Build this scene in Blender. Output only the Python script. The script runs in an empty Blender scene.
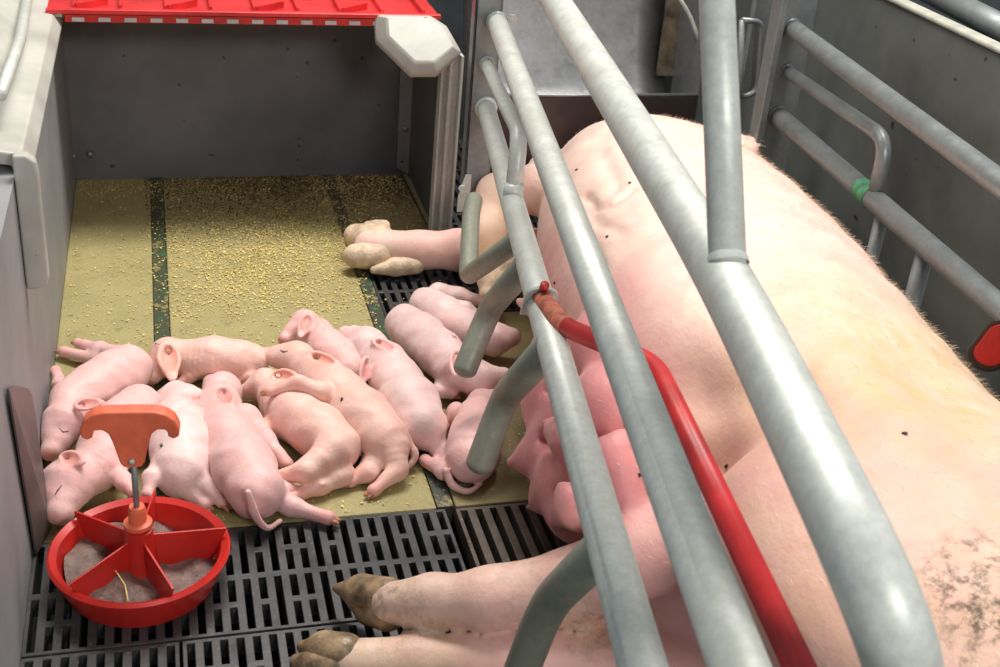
import bpy, math, random
import numpy as np
from mathutils import Vector, Matrix
from mathutils.bvhtree import BVHTree

rnd = random.Random(7)
nrng = np.random.default_rng(11)
SC = bpy.context.scene
COL = SC.collection

# ------------------------------------------------------------------ camera
FPX, CAMH = 1236.0, 1.15
_D = np.array([-362., -691., FPX]); _D /= np.linalg.norm(_D)
_V = np.array([-205., 2320., FPX]); _V /= np.linalg.norm(_V)
_V = _V - (_V @ _D) * _D; _V /= np.linalg.norm(_V)
_U = -_V
_X = np.cross(_D, _U)
if _X[0] < 0: _X = -_X
ROT = np.array([_X, _D, _U])          # world axes in camera coordinates
cam_data = bpy.data.cameras.new('camera')
cam_data.sensor_width = 36.0
cam_data.lens = FPX / 1000 * 36.0
cam_data.clip_start = 0.02
cam_data.dof.use_dof = True
cam_data.dof.focus_distance = 2.05
cam_data.dof.aperture_fstop = 13.0
cam = bpy.data.objects.new('camera', cam_data)
COL.objects.link(cam)
M = Matrix.Identity(4)
for i in range(3):
    M[i][0] = ROT[i, 0]; M[i][1] = -ROT[i, 1]; M[i][2] = -ROT[i, 2]
M[2][3] = CAMH
cam.matrix_world = M
SC.camera = cam

def ray(px, py): return ROT @ np.array([px - 500., py - 333.5, FPX])
def at(px, py, z):
    r = ray(px, py); t = (z - CAMH) / r[2]
    return np.array([0, 0, CAMH]) + r * t
def aty(px, py, y):
    r = ray(px, py); return np.array([0, 0, CAMH]) + r * (y / r[1])

# ------------------------------------------------------------------ world, lamps, exposure
world = bpy.data.worlds.new('world'); SC.world = world
world.use_nodes = True
bg = world.node_tree.nodes['Background']
bg.inputs[0].default_value = (0.80, 0.90, 1.0, 1); bg.inputs[1].default_value = 0.27
def area(name, loc, target, sx, sy, power, col):
    l = bpy.data.lights.new(name, 'AREA'); l.shape = 'RECTANGLE'; l.size = sx; l.size_y = sy
    l.energy = power; l.color = col
    o = bpy.data.objects.new(name, l); COL.objects.link(o)
    o.location = loc
    o.rotation_euler = (Vector(target) - Vector(loc)).to_track_quat('-Z', 'Y').to_euler()
    return o
area('overhead_barn_light', (1.0, 2.45, 2.7), (0.85, 1.75, 0.2), 1.7, 0.6, 54, (1.0, 0.97, 0.92))
area('nest_side_light', (0.15, 2.75, 2.5), (0.2, 2.1, 0.0), 0.9, 0.35, 17, (1.0, 0.95, 0.88))
area('aisle_light', (0.95, -1.3, 1.95), (0.65, 2.0, 0.25), 0.9, 0.40, 31, (1.0, 0.96, 0.92))
SC.view_settings.view_transform = 'Standard'
SC.view_settings.look = 'None'
SC.view_settings.gamma = 1.0
SC.view_settings.use_curve_mapping = False
SC.view_settings.exposure = 0.66

# ------------------------------------------------------------------ materials
def srgb(r, g, b):
    f = lambda c: (c / 255 / 12.92) if c / 255 <= 0.04045 else ((c / 255 + 0.055) / 1.055) ** 2.4
    return (f(r), f(g), f(b), 1)

class NT:
    def __init__(s, name):
        s.m = bpy.data.materials.new(name); s.m.use_nodes = True
        s.t = s.m.node_tree; s.b = s.t.nodes['Principled BSDF']
        s.co = s.n('ShaderNodeTexCoord')
    def n(s, k, **kw):
        x = s.t.nodes.new(k)
        for a, v in kw.items(): setattr(x, a, v)
        return x
    def l(s, a, b): s.t.links.new(a, b)
    def noise(s, scale, detail=4, rough=0.6, coord='Object', stretch=None):
        x = s.n('ShaderNodeTexNoise'); x.inputs['Scale'].default_value = scale
        x.inputs['Detail'].default_value = detail; x.inputs['Roughness'].default_value = rough
        src = s.co.outputs[coord]
        if stretch:
            mp = s.n('ShaderNodeMapping'); mp.inputs['Scale'].default_value = stretch
            s.l(src, mp.inputs[0]); src = mp.outputs[0]
        s.l(src, x.inputs['Vector']); return x.outputs['Fac']
    def ramp(s, fac, stops):
        r = s.n('ShaderNodeValToRGB'); e = r.color_ramp.elements
        while len(e) < len(stops): e.new(0.5)
        for q, (p, c) in zip(e, stops):
            q.position = p; q.color = c if isinstance(c, tuple) else (c, c, c, 1)
        s.l(fac, r.inputs[0]); return r.outputs[0]
    def mix(s, fac, a, b, mode='MIX'):
        x = s.n('ShaderNodeMix', data_type='RGBA', blend_type=mode)
        for sock, v in ((x.inputs[0], fac), (x.inputs[6], a), (x.inputs[7], b)):
            if isinstance(v, (int, float, tuple)): sock.default_value = v
            else: s.l(v, sock)
        return x.outputs[2]
    def bump(s, h, strength=0.3, dist=0.002, prev=None):
        x = s.n('ShaderNodeBump'); x.inputs['Strength'].default_value = strength
        x.inputs['Distance'].default_value = dist
        s.l(h, x.inputs['Height'])
        if prev is not None: s.l(prev, x.inputs['Normal'])
        return x.outputs[0]
    def set(s, **kw):
        for k, v in kw.items():
            i = s.b.inputs[{'col': 'Base Color', 'rough': 'Roughness', 'metal': 'Metallic', 'normal': 'Normal',
                            'sss': 'Subsurface Weight', 'sheen': 'Sheen Weight', 'coat': 'Coat Weight', 'spec': 'Specular IOR Level'}[k]]
            if isinstance(v, (int, float, tuple)): i.default_value = v
            else: s.l(v, i)
        return s

def simple(name, c, rough=0.5, metal=0.0, var=0.15, scale=20, bump=0.15, spots=0.0, spotcol=(0.03, 0.02, 0.015, 1), bd=0.001):
    m = NT(name)
    dark = tuple(x * (1 - var) for x in c[:3]) + (1,)
    lite = tuple(min(1, x * (1 + var)) for x in c[:3]) + (1,)
    col = m.ramp(m.noise(scale, 6), [(0.35, dark), (0.65, lite)])
    if spots > 0:
        f = m.ramp(m.noise(45, 1, 0.3), [(0.80 - spots * 0.04, 0.0), (0.82 - spots * 0.04, 0.85)])
        col = m.mix(f, col, spotcol)
    m.set(col=col, rough=rough, metal=metal)
    m.set(normal=m.bump(m.noise(scale * 6, 3), bump, bd))
    return m.m

def galv(name, c, metal=0.55, rough=0.42):
    m = NT(name)
    a = tuple(x * 0.90 for x in c[:3]) + (1,); b = tuple(min(1, x * 1.08) for x in c[:3]) + (1,)
    col = m.ramp(m.noise(14, 7, 0.7), [(0.3, a), (0.7, b)])
    v = m.ramp(m.noise(90, 5, 0.8), [(0.35, 0.84), (0.65, 1.05)])
    col = m.mix(1.0, col, v, 'MULTIPLY')
    f = m.ramp(m.noise(6, 5, 0.7), [(0.55, 0.0), (0.75, 0.35)])
    col = m.mix(f, col, (c[0] * 0.75, c[1] * 0.68, c[2] * 0.55, 1))
    r = m.ramp(m.noise(25, 5), [(0.3, rough - 0.08), (0.7, rough + 0.14)])
    m.set(col=col, rough=r, metal=metal, normal=m.bump(m.noise(120, 3), 0.12, 0.001))
    return m.m

def skin(name, base, pink, yellow, dirtc, hair=False, spots=0.0):
    m = NT(name)
    a = m.n('ShaderNodeAttribute', attribute_name='Mask'); sp = m.n('ShaderNodeSeparateColor')
    m.l(a.outputs['Color'], sp.inputs[0])
    d = tuple(x * 0.90 for x in base[:3]) + (1,)
    col = m.ramp(m.noise(9 if hair else 28, 6, 0.65), [(0.3, d), (0.65, base)])
    mt = m.ramp(m.noise(14 if hair else 26, 6, 0.7), [(0.38, 0.0), (0.72, 0.42)])
    col = m.mix(mt, col, pink)
    col = m.mix(sp.outputs[0], col, pink)
    ny = m.ramp(m.noise(40, 6, 0.7, stretch=(1, 0.35, 1) if hair else None), [(0.35, 0.35), (0.65, 1.0)])
    mm = m.n('ShaderNodeMath', operation='MULTIPLY'); m.l(sp.outputs[2], mm.inputs[0]); m.l(ny, mm.inputs[1])
    col = m.mix(mm.outputs[0], col, yellow)
    nd = m.ramp(m.noise(55, 6, 0.75), [(0.47, 0.0), (0.62, 1.0)])
    md = m.n('ShaderNodeMath', operation='MULTIPLY'); m.l(sp.outputs[1], md.inputs[0]); m.l(nd, md.inputs[1])
    col = m.mix(md.outputs[0], col, dirtc)
    if spots:
        f = m.ramp(m.noise(130, 1, 0.4), [(0.765, 0.0), (0.785, 0.9)])
        col = m.mix(f, col, (0.05, 0.03, 0.02, 1))
    b1 = m.bump(m.noise(18 if hair else 42, 5, 0.6), 0.45, 0.008 if hair else 0.005)
    b2 = m.bump(m.noise(160, 4, 0.7, stretch=(1, 0.3, 1) if hair else (1, 1, 1)), 0.4, 0.0012, b1)
    m.set(col=col, rough=0.52, sss=0.25, sheen=0.15, normal=b2)
    m.b.inputs['Subsurface Radius'].default_value = (0.02, 0.007, 0.004)
    m.b.inputs['Subsurface Scale'].default_value = 0.6
    return m.m

MAT = {}
MAT['galv'] = galv('galvanised', (0.56, 0.575, 0.52), 0.18, 0.42)
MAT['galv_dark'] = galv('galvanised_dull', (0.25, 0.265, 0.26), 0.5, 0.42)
MAT['prong'] = galv('galvanised_dirty', (0.255, 0.26, 0.20), 0.12, 0.5)
MAT['steel'] = galv('stainless', (0.27, 0.27, 0.27), 0.75, 0.38)
MAT['red_rod'] = simple('red_paint', (0.50, 0.022, 0.022, 1), 0.38, 0, 0.25, 12, 0.1)
MAT['rust'] = simple('chipped_rust', (0.22, 0.10, 0.05, 1), 0.8, 0, 0.6, 60, 0.6)
MAT['red_plastic'] = simple('red_plastic', (0.50, 0.020, 0.014, 1), 0.36, 0, 0.15, 9, 0.05)
MAT['lid_red'] = simple('red_lid_plastic', (0.60, 0.03, 0.03, 1), 0.3, 0, 0.25, 12, 0.15)
MAT['orange'] = simple('faded_orange_plastic', (0.66, 0.13, 0.06, 1), 0.5, 0, 0.2, 18, 0.1)
MAT['lid_grey'] = simple('grey_stripe', (0.42, 0.40, 0.38, 1), 0.6)
MAT['white_pl'] = simple('dusty_white_plastic', (0.42, 0.40, 0.35, 1), 0.45, 0, 0.2, 5, 0.1, spots=0.4)
MAT['wall'] = simple('grey_wall_panel', (0.25, 0.245, 0.25, 1), 0.55, 0, 0.14, 5, 0.1, spots=0.5)
MAT['backwall'] = simple('dull_grey_panel', (0.115, 0.115, 0.12, 1), 0.6, 0, 0.22, 4, 0.15, spots=0.7)
MAT['steel_panel'] = simple('right_grey_panel', (0.135, 0.14, 0.13, 1), 0.42, 0.25, 0.3, 3, 0.1, spots=0.7)
MAT['dark'] = simple('pit_dark', (0.012, 0.011, 0.010, 1), 0.8)
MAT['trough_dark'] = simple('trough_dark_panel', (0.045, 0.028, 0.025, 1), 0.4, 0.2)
MAT['plate'] = simple('brown_steel_plate', (0.13, 0.105, 0.10, 1), 0.45, 0.5, 0.3, 12)
MAT['cream'] = simple('cream_edge', (0.42, 0.41, 0.34, 1), 0.5)
def strip_mat(name, a, b, c):
    m = NT(name); col = m.ramp(m.noise(16, 5, 0.8), [(0.40, a), (0.47, b), (0.56, b), (0.62, c)])
    m.set(col=col, rough=0.5, normal=m.bump(m.noise(160, 3), 0.4, 0.001)); return m.m
MAT['green_strip'] = simple('green_strip', (0.035, 0.10, 0.04, 1), 0.5, 0, 0.7, 60, 0.4)
MAT['dark_green_strip'] = simple('dark_green_strip', (0.04, 0.055, 0.035, 1), 0.6, 0, 0.7, 50, 0.4)
MAT['green_paint'] = simple('green_paint', (0.05, 0.20, 0.10, 1), 0.6, 0, 0.4, 50)
MAT['horn'] = simple('horn', (0.26, 0.175, 0.10, 1), 0.35, 0, 0.6, 30, 0.4, bd=0.003)
MAT['horn_yellow'] = simple('yellow_horn', (0.64, 0.48, 0.33, 1), 0.5, 0, 0.3, 40, 0.5, bd=0.003)
MAT['horn_pig'] = simple('piglet_hoof', (0.42, 0.17, 0.10, 1), 0.45, 0, 0.3, 150, 0.3)
MAT['fly'] = simple('fly_black', (0.01, 0.009, 0.008, 1), 0.5)
MAT['bristle'] = simple('bristle', (0.88, 0.76, 0.60, 1), 0.5)
MAT['eye'] = simple('eye_slit', (0.22, 0.07, 0.06, 1), 0.5)
MAT['skin_sow'] = skin('sow_skin', (0.82, 0.60, 0.49, 1), (0.68, 0.25, 0.25, 1), (0.62, 0.42, 0.20, 1), (0.15, 0.10, 0.06, 1), True)
MAT['skin_white'] = skin('piglet_skin_white', (0.84, 0.62, 0.58, 1), (0.70, 0.30, 0.27, 1), (0.75, 0.5, 0.2, 1), (0.3, 0.15, 0.1, 1))
MAT['skin_pink'] = skin('piglet_skin_pink', (0.80, 0.50, 0.47, 1), (0.68, 0.26, 0.22, 1), (0.75, 0.5, 0.2, 1), (0.3, 0.15, 0.1, 1))
MAT['skin_peach'] = skin('piglet_skin_peach', (0.82, 0.53, 0.45, 1), (0.70, 0.28, 0.20, 1), (0.78, 0.52, 0.2, 1), (0.3, 0.15, 0.1, 1))

def mat_floor(name, base, meal):
    m = NT(name)
    d = tuple(x * 0.72 for x in base[:3]) + (1,)
    col = m.ramp(m.noise(7, 7, 0.7), [(0.3, d), (0.7, base)])
    g = m.ramp(m.noise(240, 3, 0.7), [(0.5, 0.0), (0.62, 0.55)])
    col = m.mix(g, col, meal)
    k = m.ramp(m.noise(22, 6, 0.75), [(0.56, 0.0), (0.70, 0.6)])
    col = m.mix(k, col, (0.10, 0.075, 0.03, 1))
    m.set(col=col, rough=0.6, normal=m.bump(m.noise(240, 4, 0.7), 0.5, 0.0015))
    return m.m
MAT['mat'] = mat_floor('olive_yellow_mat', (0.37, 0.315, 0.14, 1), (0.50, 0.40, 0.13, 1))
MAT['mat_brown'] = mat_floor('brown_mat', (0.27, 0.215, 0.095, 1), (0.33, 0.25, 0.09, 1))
def mat_slat(name, base, dust):
    m = NT(name)
    col = m.ramp(m.noise(12, 7, 0.7), [(0.35, base), (0.7, dust)])
    s = m.ramp(m.noise(150, 2), [(0.66, 0.0), (0.72, 0.5)])
    col = m.mix(s, col, (0.30, 0.25, 0.18, 1))
    r = m.ramp(m.noise(20, 4), [(0.3, 0.28), (0.7, 0.5)])
    m.set(col=col, rough=r, normal=m.bump(m.noise(150, 3), 0.25, 0.001))
    return m.m
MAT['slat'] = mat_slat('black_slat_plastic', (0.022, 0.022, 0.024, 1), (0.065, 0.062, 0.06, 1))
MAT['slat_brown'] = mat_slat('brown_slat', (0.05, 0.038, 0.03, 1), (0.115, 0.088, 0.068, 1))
m = NT('wet_feed_mash')
col = m.ramp(m.noise(40, 7, 0.7), [(0.35, (0.10, 0.06, 0.05, 1)), (0.65, (0.26, 0.17, 0.14, 1))])
m.set(col=col, rough=0.35, normal=m.bump(m.noise(70, 6, 0.7), 0.8, 0.006))
MAT['mash'] = m.m
mm_ = NT('meal_crumbs')
oi = mm_.n('ShaderNodeTexNoise'); oi.inputs['Scale'].default_value = 300
mm_.l(mm_.co.outputs['Object'], oi.inputs['Vector'])
mm_.set(col=mm_.ramp(oi.outputs['Fac'], [(0.4, (0.50, 0.36, 0.08, 1)), (0.62, (0.80, 0.66, 0.26, 1))]), rough=0.7)
MAT['meal'] = mm_.m

# ------------------------------------------------------------------ helpers
def mesh_obj(name, verts, faces, mat=None, parent=None, smooth=False, origin=None):
    me = bpy.data.meshes.new(name)
    v = np.asarray(verts, float)
    if origin is None: origin = np.array([0., 0., 0.])
    if parent is not None: origin = np.array(parent.location)
    me.from_pydata((v - origin).tolist(), [], [list(map(int, f)) for f in faces])
    me.update()
    if smooth: me.polygons.foreach_set('use_smooth', [True] * len(me.polygons))
    if mat: me.materials.append(MAT[mat] if isinstance(mat, str) else mat)
    o = bpy.data.objects.new(name, me); COL.objects.link(o)
    if parent is not None: o.parent = parent
    else: o.location = origin
    return o
def tag(o, label, cat, group=None, kind=None):
    o['label'] = label; o['category'] = cat
    if group: o['group'] = group
    if kind: o['kind'] = kind
    return o
def thing(name, loc, label, cat, group=None):
    o = bpy.data.objects.new(name, None); COL.objects.link(o); o.location = tuple(map(float, loc))
    o.empty_display_size = 0.05
    return tag(o, label, cat, group)

class MB:
    def __init__(s): s.v = []; s.f = []
    def add(s, v, f):
        n = len(s.v); s.v += [tuple(map(float, q)) for q in v]; s.f += [tuple(int(i) + n for i in q) for q in f]; return s
    def box(s, a, b, bev=0.0):
        (x0, y0, z0), (x1, y1, z1) = a, b
        if bev <= 0:
            v = [(x, y, z) for x in (x0, x1) for y in (y0, y1) for z in (z0, z1)]
            return s.add(v, [(0, 1, 3, 2), (4, 6, 7, 5), (0, 4, 5, 1), (2, 3, 7, 6), (0, 2, 6, 4), (1, 5, 7, 3)])
        B = bev; v = []; 
        for x, sx in ((x0, 1), (x1, -1)):
            for y, sy in ((y0, 1), (y1, -1)):
                for z, sz in ((z0, 1), (z1, -1)):
                    v += [(x, y + sy * B, z + sz * B), (x + sx * B, y, z + sz * B), (x + sx * B, y + sy * B, z)]
        import itertools
        P = np.array(v); f = hull_faces(P)
        return s.add(v, f)
    def prism(s, poly, d):          # poly: 3D points, extruded by vector d
        n = len(poly); d = np.asarray(d, float)
        v = [np.asarray(p, float) for p in poly] + [np.asarray(p, float) + d for p in poly]
        f = [tuple(range(n))[::-1], tuple(range(n, 2 * n))] + [(i, (i + 1) % n, n + (i + 1) % n, n + i) for i in range(n)]
        return s.add(v, f)
    def tube(s, pts, r, seg=20, caps=True):
        P = [np.asarray(p, float) for p in pts]; n = len(P)
        R = [r] * n if np.isscalar(r) else list(r)
        T = []
        for i in range(n):
            t = P[min(i + 1, n - 1)] - P[max(i - 1, 0)]; T.append(t / np.linalg.norm(t))
        up = np.array([0, 0, 1.]) if abs(T[0][2]) < 0.9 else np.array([1., 0, 0])
        a = np.cross(T[0], up); a /= np.linalg.norm(a)
        v = []
        for i in range(n):
            a = a - (a @ T[i]) * T[i]; a /= np.linalg.norm(a); b = np.cross(T[i], a)
            for k in range(seg):
                th = 2 * math.pi * k / seg
                v.append(P[i] + R[i] * (math.cos(th) * a + math.sin(th) * b))
        f = []
        for i in range(n - 1):
            for k in range(seg):
                k2 = (k + 1) % seg
                f.append((i * seg + k, i * seg + k2, (i + 1) * seg + k2, (i + 1) * seg + k))
        if caps:
            f.append(tuple(range(seg))[::-1]); f.append(tuple((n - 1) * seg + k for k in range(seg)))
        return s.add(v, f)
    def lathe(s, prof, c, seg=64):
        v = []; f = []; n = len(prof)
        for k in range(seg):
            th = 2 * math.pi * k / seg
            for (r, z) in prof: v.append((c[0] + r * math.cos(th), c[1] + r * math.sin(th), c[2] + z))
        for k in range(seg):
            k2 = (k + 1) % seg
            for i in range(n - 1): f.append((k * n + i, k2 * n + i, k2 * n + i + 1, k * n + i + 1))
        return s.add(v, f)
    def build(s, name, mat, parent=None, smooth=False, origin=None, autos=False, bevel=0):
        o = mesh_obj(name, s.v, s.f, mat, parent, smooth, origin)
        import bmesh
        bm = bmesh.new(); bm.from_mesh(o.data)
        bmesh.ops.recalc_face_normals(bm, faces=bm.faces)
        if autos:
            for e in bm.edges:
                if len(e.link_faces) == 2 and e.calc_face_angle(0) > 0.7: e.smooth = False
            for fc in bm.faces: fc.smooth = True
        bm.to_mesh(o.data); bm.free()
        if bevel:
            md = o.modifiers.new('bevel', 'BEVEL'); md.width = bevel; md.segments = 3; md.limit_method = 'ANGLE'
        return o

def hull_faces(P):
    import bmesh
    bm = bmesh.new(); vs = [bm.verts.new(p) for p in P]
    for i, v in enumerate(vs): v.index = i
    r = bmesh.ops.convex_hull(bm, input=vs)
    bm.verts.index_update(); f = [[v.index for v in fc.verts] for fc in bm.faces]
    bm.free(); return f

def fillet(pts, rad, n=8):
    P = [np.asarray(p, float) for p in pts]; out = [P[0]]
    for i in range(1, len(P) - 1):
        a, b, c = P[i - 1], P[i], P[i + 1]
        r = min(rad, 0.48 * np.linalg.norm(a - b), 0.48 * np.linalg.norm(c - b))
        p = b + (a - b) / np.linalg.norm(a - b) * r; q = b + (c - b) / np.linalg.norm(c - b) * r
        for k in range(n + 1):
            t = k / n; out.append((1 - t) ** 2 * p + 2 * t * (1 - t) * b + t * t * q)
    out.append(P[-1]); return out

# ------------------------------------------------------------------ implicit surfaces
class Field:
    def __init__(s, lo, hi, h):
        s.lo = np.array(lo, float); s.h = h
        s.n = np.ceil((np.array(hi) - s.lo) / h).astype(int) + 1
        s.ax = [s.lo[i] + h * np.arange(s.n[i]) for i in range(3)]
        s.F = np.full(tuple(s.n), 0.05, np.float32)
    def _sub(s, lo, hi):
        sl = []
        for i in range(3):
            a = max(0, int((lo[i] - s.lo[i]) / s.h) - 1); b = min(s.n[i], int((hi[i] - s.lo[i]) / s.h) + 3)
            if b <= a: return None
            sl.append(slice(a, b))
        X = s.ax[0][sl[0]][:, None, None]; Y = s.ax[1][sl[1]][None, :, None]; Z = s.ax[2][sl[2]][None, None, :]
        return tuple(sl), X, Y, Z
    def _comb(s, sl, d, k, cut):
        A = s.F[sl]
        if cut: A, d = -A, d
        if k > 0:
            hh = np.maximum(k - np.abs(A - d), 0) / k
            R = np.minimum(A, d) - hh * hh * k * 0.25
        else: R = np.minimum(A, d)
        s.F[sl] = -R if cut else R
    def cone(s, a, b, ra, rb, k=0.01, cut=False):
        a = np.asarray(a, float); b = np.asarray(b, float); m = max(ra, rb) + k + 4 * s.h
        q = s._sub(np.minimum(a, b) - m, np.maximum(a, b) + m)
        if q is None: return
        sl, X, Y, Z = q; ab = b - a; L = max(ab @ ab, 1e-12)
        px, py, pz = X - a[0], Y - a[1], Z - a[2]
        t = np.clip((px * ab[0] + py * ab[1] + pz * ab[2]) / L, 0, 1)
        d = np.sqrt((px - t * ab[0]) ** 2 + (py - t * ab[1]) ** 2 + (pz - t * ab[2]) ** 2) - (ra + (rb - ra) * t)
        s._comb(sl, d.astype(np.float32), k, cut)
    def ell(s, c, r, R=None, k=0.01, cut=False):
        c = np.asarray(c, float); r = np.asarray(r, float); R = np.eye(3) if R is None else R   # R rows = local axes
        m = max(r) + k + 4 * s.h
        q = s._sub(c - m, c + m)
        if q is None: return
        sl, X, Y, Z = q; px, py, pz = X - c[0], Y - c[1], Z - c[2]
        u = [R[i][0] * px + R[i][1] * py + R[i][2] * pz for i in range(3)]
        k0 = np.sqrt(sum((u[i] / r[i]) ** 2 for i in range(3))) + 1e-9
        k1 = np.sqrt(sum((u[i] / r[i] ** 2) ** 2 for i in range(3))) + 1e-9
        s._comb(sl, (k0 * (k0 - 1) / k1).astype(np.float32), k, cut)
    def chain(s, P, k=0.01):
        for a, b in zip(P[:-1], P[1:]): s.cone(a[:3], b[:3], a[3], b[3], k)
    def mesh(s, smooth=2):
        F = s.F; ins = F < 0
        c = np.zeros(tuple(s.n - 1), np.int8)
        for dx in (0, 1):
            for dy in (0, 1):
                for dz in (0, 1):
                    c += ins[dx:s.n[0] - 1 + dx, dy:s.n[1] - 1 + dy, dz:s.n[2] - 1 + dz]
        act = np.argwhere((c > 0) & (c < 8)); idx = np.full(c.shape, -1, np.int64)
        idx[act[:, 0], act[:, 1], act[:, 2]] = np.arange(len(act))
        acc = np.zeros((len(act), 3)); cnt = np.zeros(len(act))
        for ax in range(3):
            o1, o2 = [i for i in range(3) if i != ax]
            for a in (0, 1):
                for b in (0, 1):
                    p = act.copy(); p[:, o1] += a; p[:, o2] += b; q = p.copy(); q[:, ax] += 1
                    f0 = F[p[:, 0], p[:, 1], p[:, 2]]; f1 = F[q[:, 0], q[:, 1], q[:, 2]]
                    m = (f0 < 0) != (f1 < 0); t = np.where(m, f0 / np.where(m, f0 - f1, 1), 0)
                    pos = p.astype(float); pos[:, ax] += t
                    acc[m] += pos[m]; cnt[m] += 1
        V = acc / cnt[:, None]; Q = []
        for ax in range(3):
            o1, o2 = [i for i in range(3) if i != ax]
            sl0 = [slice(None)] * 3; sl1 = [slice(None)] * 3
            sl0[ax] = slice(0, s.n[ax] - 1); sl1[ax] = slice(1, s.n[ax])
            cr = ins[tuple(sl0)] != ins[tuple(sl1)]
            e = np.argwhere(cr)
            e = e[(e[:, o1] > 0) & (e[:, o2] > 0) & (e[:, o1] < s.n[o1] - 1) & (e[:, o2] < s.n[o2] - 1)]
            def cell(a, b):
                g = e.copy(); g[:, o1] -= a; g[:, o2] -= b; return idx[g[:, 0], g[:, 1], g[:, 2]]
            quad = np.stack([cell(1, 1), cell(0, 1), cell(0, 0), cell(1, 0)], 1)
            flip = ins[e[:, 0], e[:, 1], e[:, 2]]
            if ax == 1: flip = ~flip
            quad[~flip] = quad[~flip][:, ::-1]; Q.append(quad)
        Q = np.concatenate(Q); Q = Q[(Q >= 0).all(1)]
        V = V * s.h + s.lo
        E = np.concatenate([Q[:, [0, 1]], Q[:, [1, 2]], Q[:, [2, 3]], Q[:, [3, 0]]])
        for _ in range(smooth):
            S = np.zeros_like(V); N = np.zeros(len(V))
            for i in (0, 1):
                for ax in range(3): S[:, ax] += np.bincount(E[:, i], V[E[:, 1 - i], ax], len(V))
                N += np.bincount(E[:, i], minlength=len(V))
            V = V * 0.5 + 0.5 * S / np.maximum(N, 1)[:, None]
        return V, Q

def set_mask(o, M4):
    me = o.data; a = me.color_attributes.new('Mask', 'FLOAT_COLOR', 'POINT')
    C = np.ones((len(M4), 4), np.float32); C[:, :3] = np.clip(M4, 0, 1)
    a.data.foreach_set('color', C.ravel())
def fast_mesh(name, V, Q, mat, parent=None, origin=(0, 0, 0)):
    me = bpy.data.meshes.new(name)
    org = np.array(parent.location) if parent is not None else np.array(origin, float)
    V = V - org
    me.vertices.add(len(V)); me.vertices.foreach_set('co', V.astype(np.float32).ravel())
    me.loops.add(len(Q) * 4); me.loops.foreach_set('vertex_index', Q.astype(np.int32).ravel())
    me.polygons.add(len(Q)); me.polygons.foreach_set('loop_start', np.arange(len(Q), dtype=np.int32) * 4)
    me.update(calc_edges=True); me.validate()
    me.polygons.foreach_set('use_smooth', [True] * len(me.polygons))
    me.materials.append(MAT[mat])
    o = bpy.data.objects.new(name, me); COL.objects.link(o)
    if parent is not None: o.parent = parent
    else: o.location = tuple(org)
    return o
def near(V, p, r, soft=None):
    d = np.linalg.norm(V - np.asarray(p, float), axis=1); soft = soft or r
    return np.clip(1 - (d - r) / soft, 0, 1)
def frame(x, n):                       # rows: length axis, width axis, normal
    x = np.asarray(x, float); x = x / np.linalg.norm(x); n = np.asarray(n, float); n = n - (n @ x) * x; n /= np.linalg.norm(n)
    return np.array([x, np.cross(n, x), n])

# ================================================================== SETTING
def structure(o): o['kind'] = 'structure'; return o
structure(MB().box((-2.0, -0.6, -0.5), (3.4, 4.4, -0.42)).build('floor', 'dark'))
structure(MB().box((-2.0, 3.25, -0.42), (3.4, 3.33, 1.5)).build('wall_back', simple('blue_grey_wall', (0.075, 0.085, 0.09, 1), 0.5, 0.2)))

def cell_plate(name, xs, ys, solid, mat, z0=-0.03, z1=0.0, **kw):
    """slab with rectangular slots; solid[i][j] tells whether cell i,j is filled"""
    nx, ny = len(xs) - 1, len(ys) - 1; v = {}; V = []; Fc = []
    def vid(i, j, k):
        if (i, j, k) not in v: v[(i, j, k)] = len(V); V.append((xs[i], ys[j], z1 if k else z0))
        return v[(i, j, k)]
    g = lambda i, j: 0 <= i < nx and 0 <= j < ny and solid[i][j]
    for i in range(nx):
        for j in range(ny):
            if not solid[i][j]: continue
            Fc.append((vid(i, j, 1), vid(i + 1, j, 1), vid(i + 1, j + 1, 1), vid(i, j + 1, 1)))
            Fc.append((vid(i, j + 1, 0), vid(i + 1, j + 1, 0), vid(i + 1, j, 0), vid(i, j, 0)))
            if not g(i - 1, j): Fc.append((vid(i, j, 0), vid(i, j, 1), vid(i, j + 1, 1), vid(i, j + 1, 0)))
            if not g(i + 1, j): Fc.append((vid(i + 1, j, 0), vid(i + 1, j + 1, 0), vid(i + 1, j + 1, 1), vid(i + 1, j, 1)))
            if not g(i, j - 1): Fc.append((vid(i, j, 0), vid(i + 1, j, 0), vid(i + 1, j, 1), vid(i, j, 1)))
            if not g(i, j + 1): Fc.append((vid(i, j + 1, 0), vid(i, j + 1, 1), vid(i + 1, j + 1, 1), vid(i + 1, j + 1, 0)))
    o = mesh_obj(name, V, Fc, mat, origin=np.array([xs[0], ys[0], z1]))
    md = o.modifiers.new('bevel', 'BEVEL'); md.width = 0.0009; md.segments = 2; md.limit_method = 'ANGLE'
    return o
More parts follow.
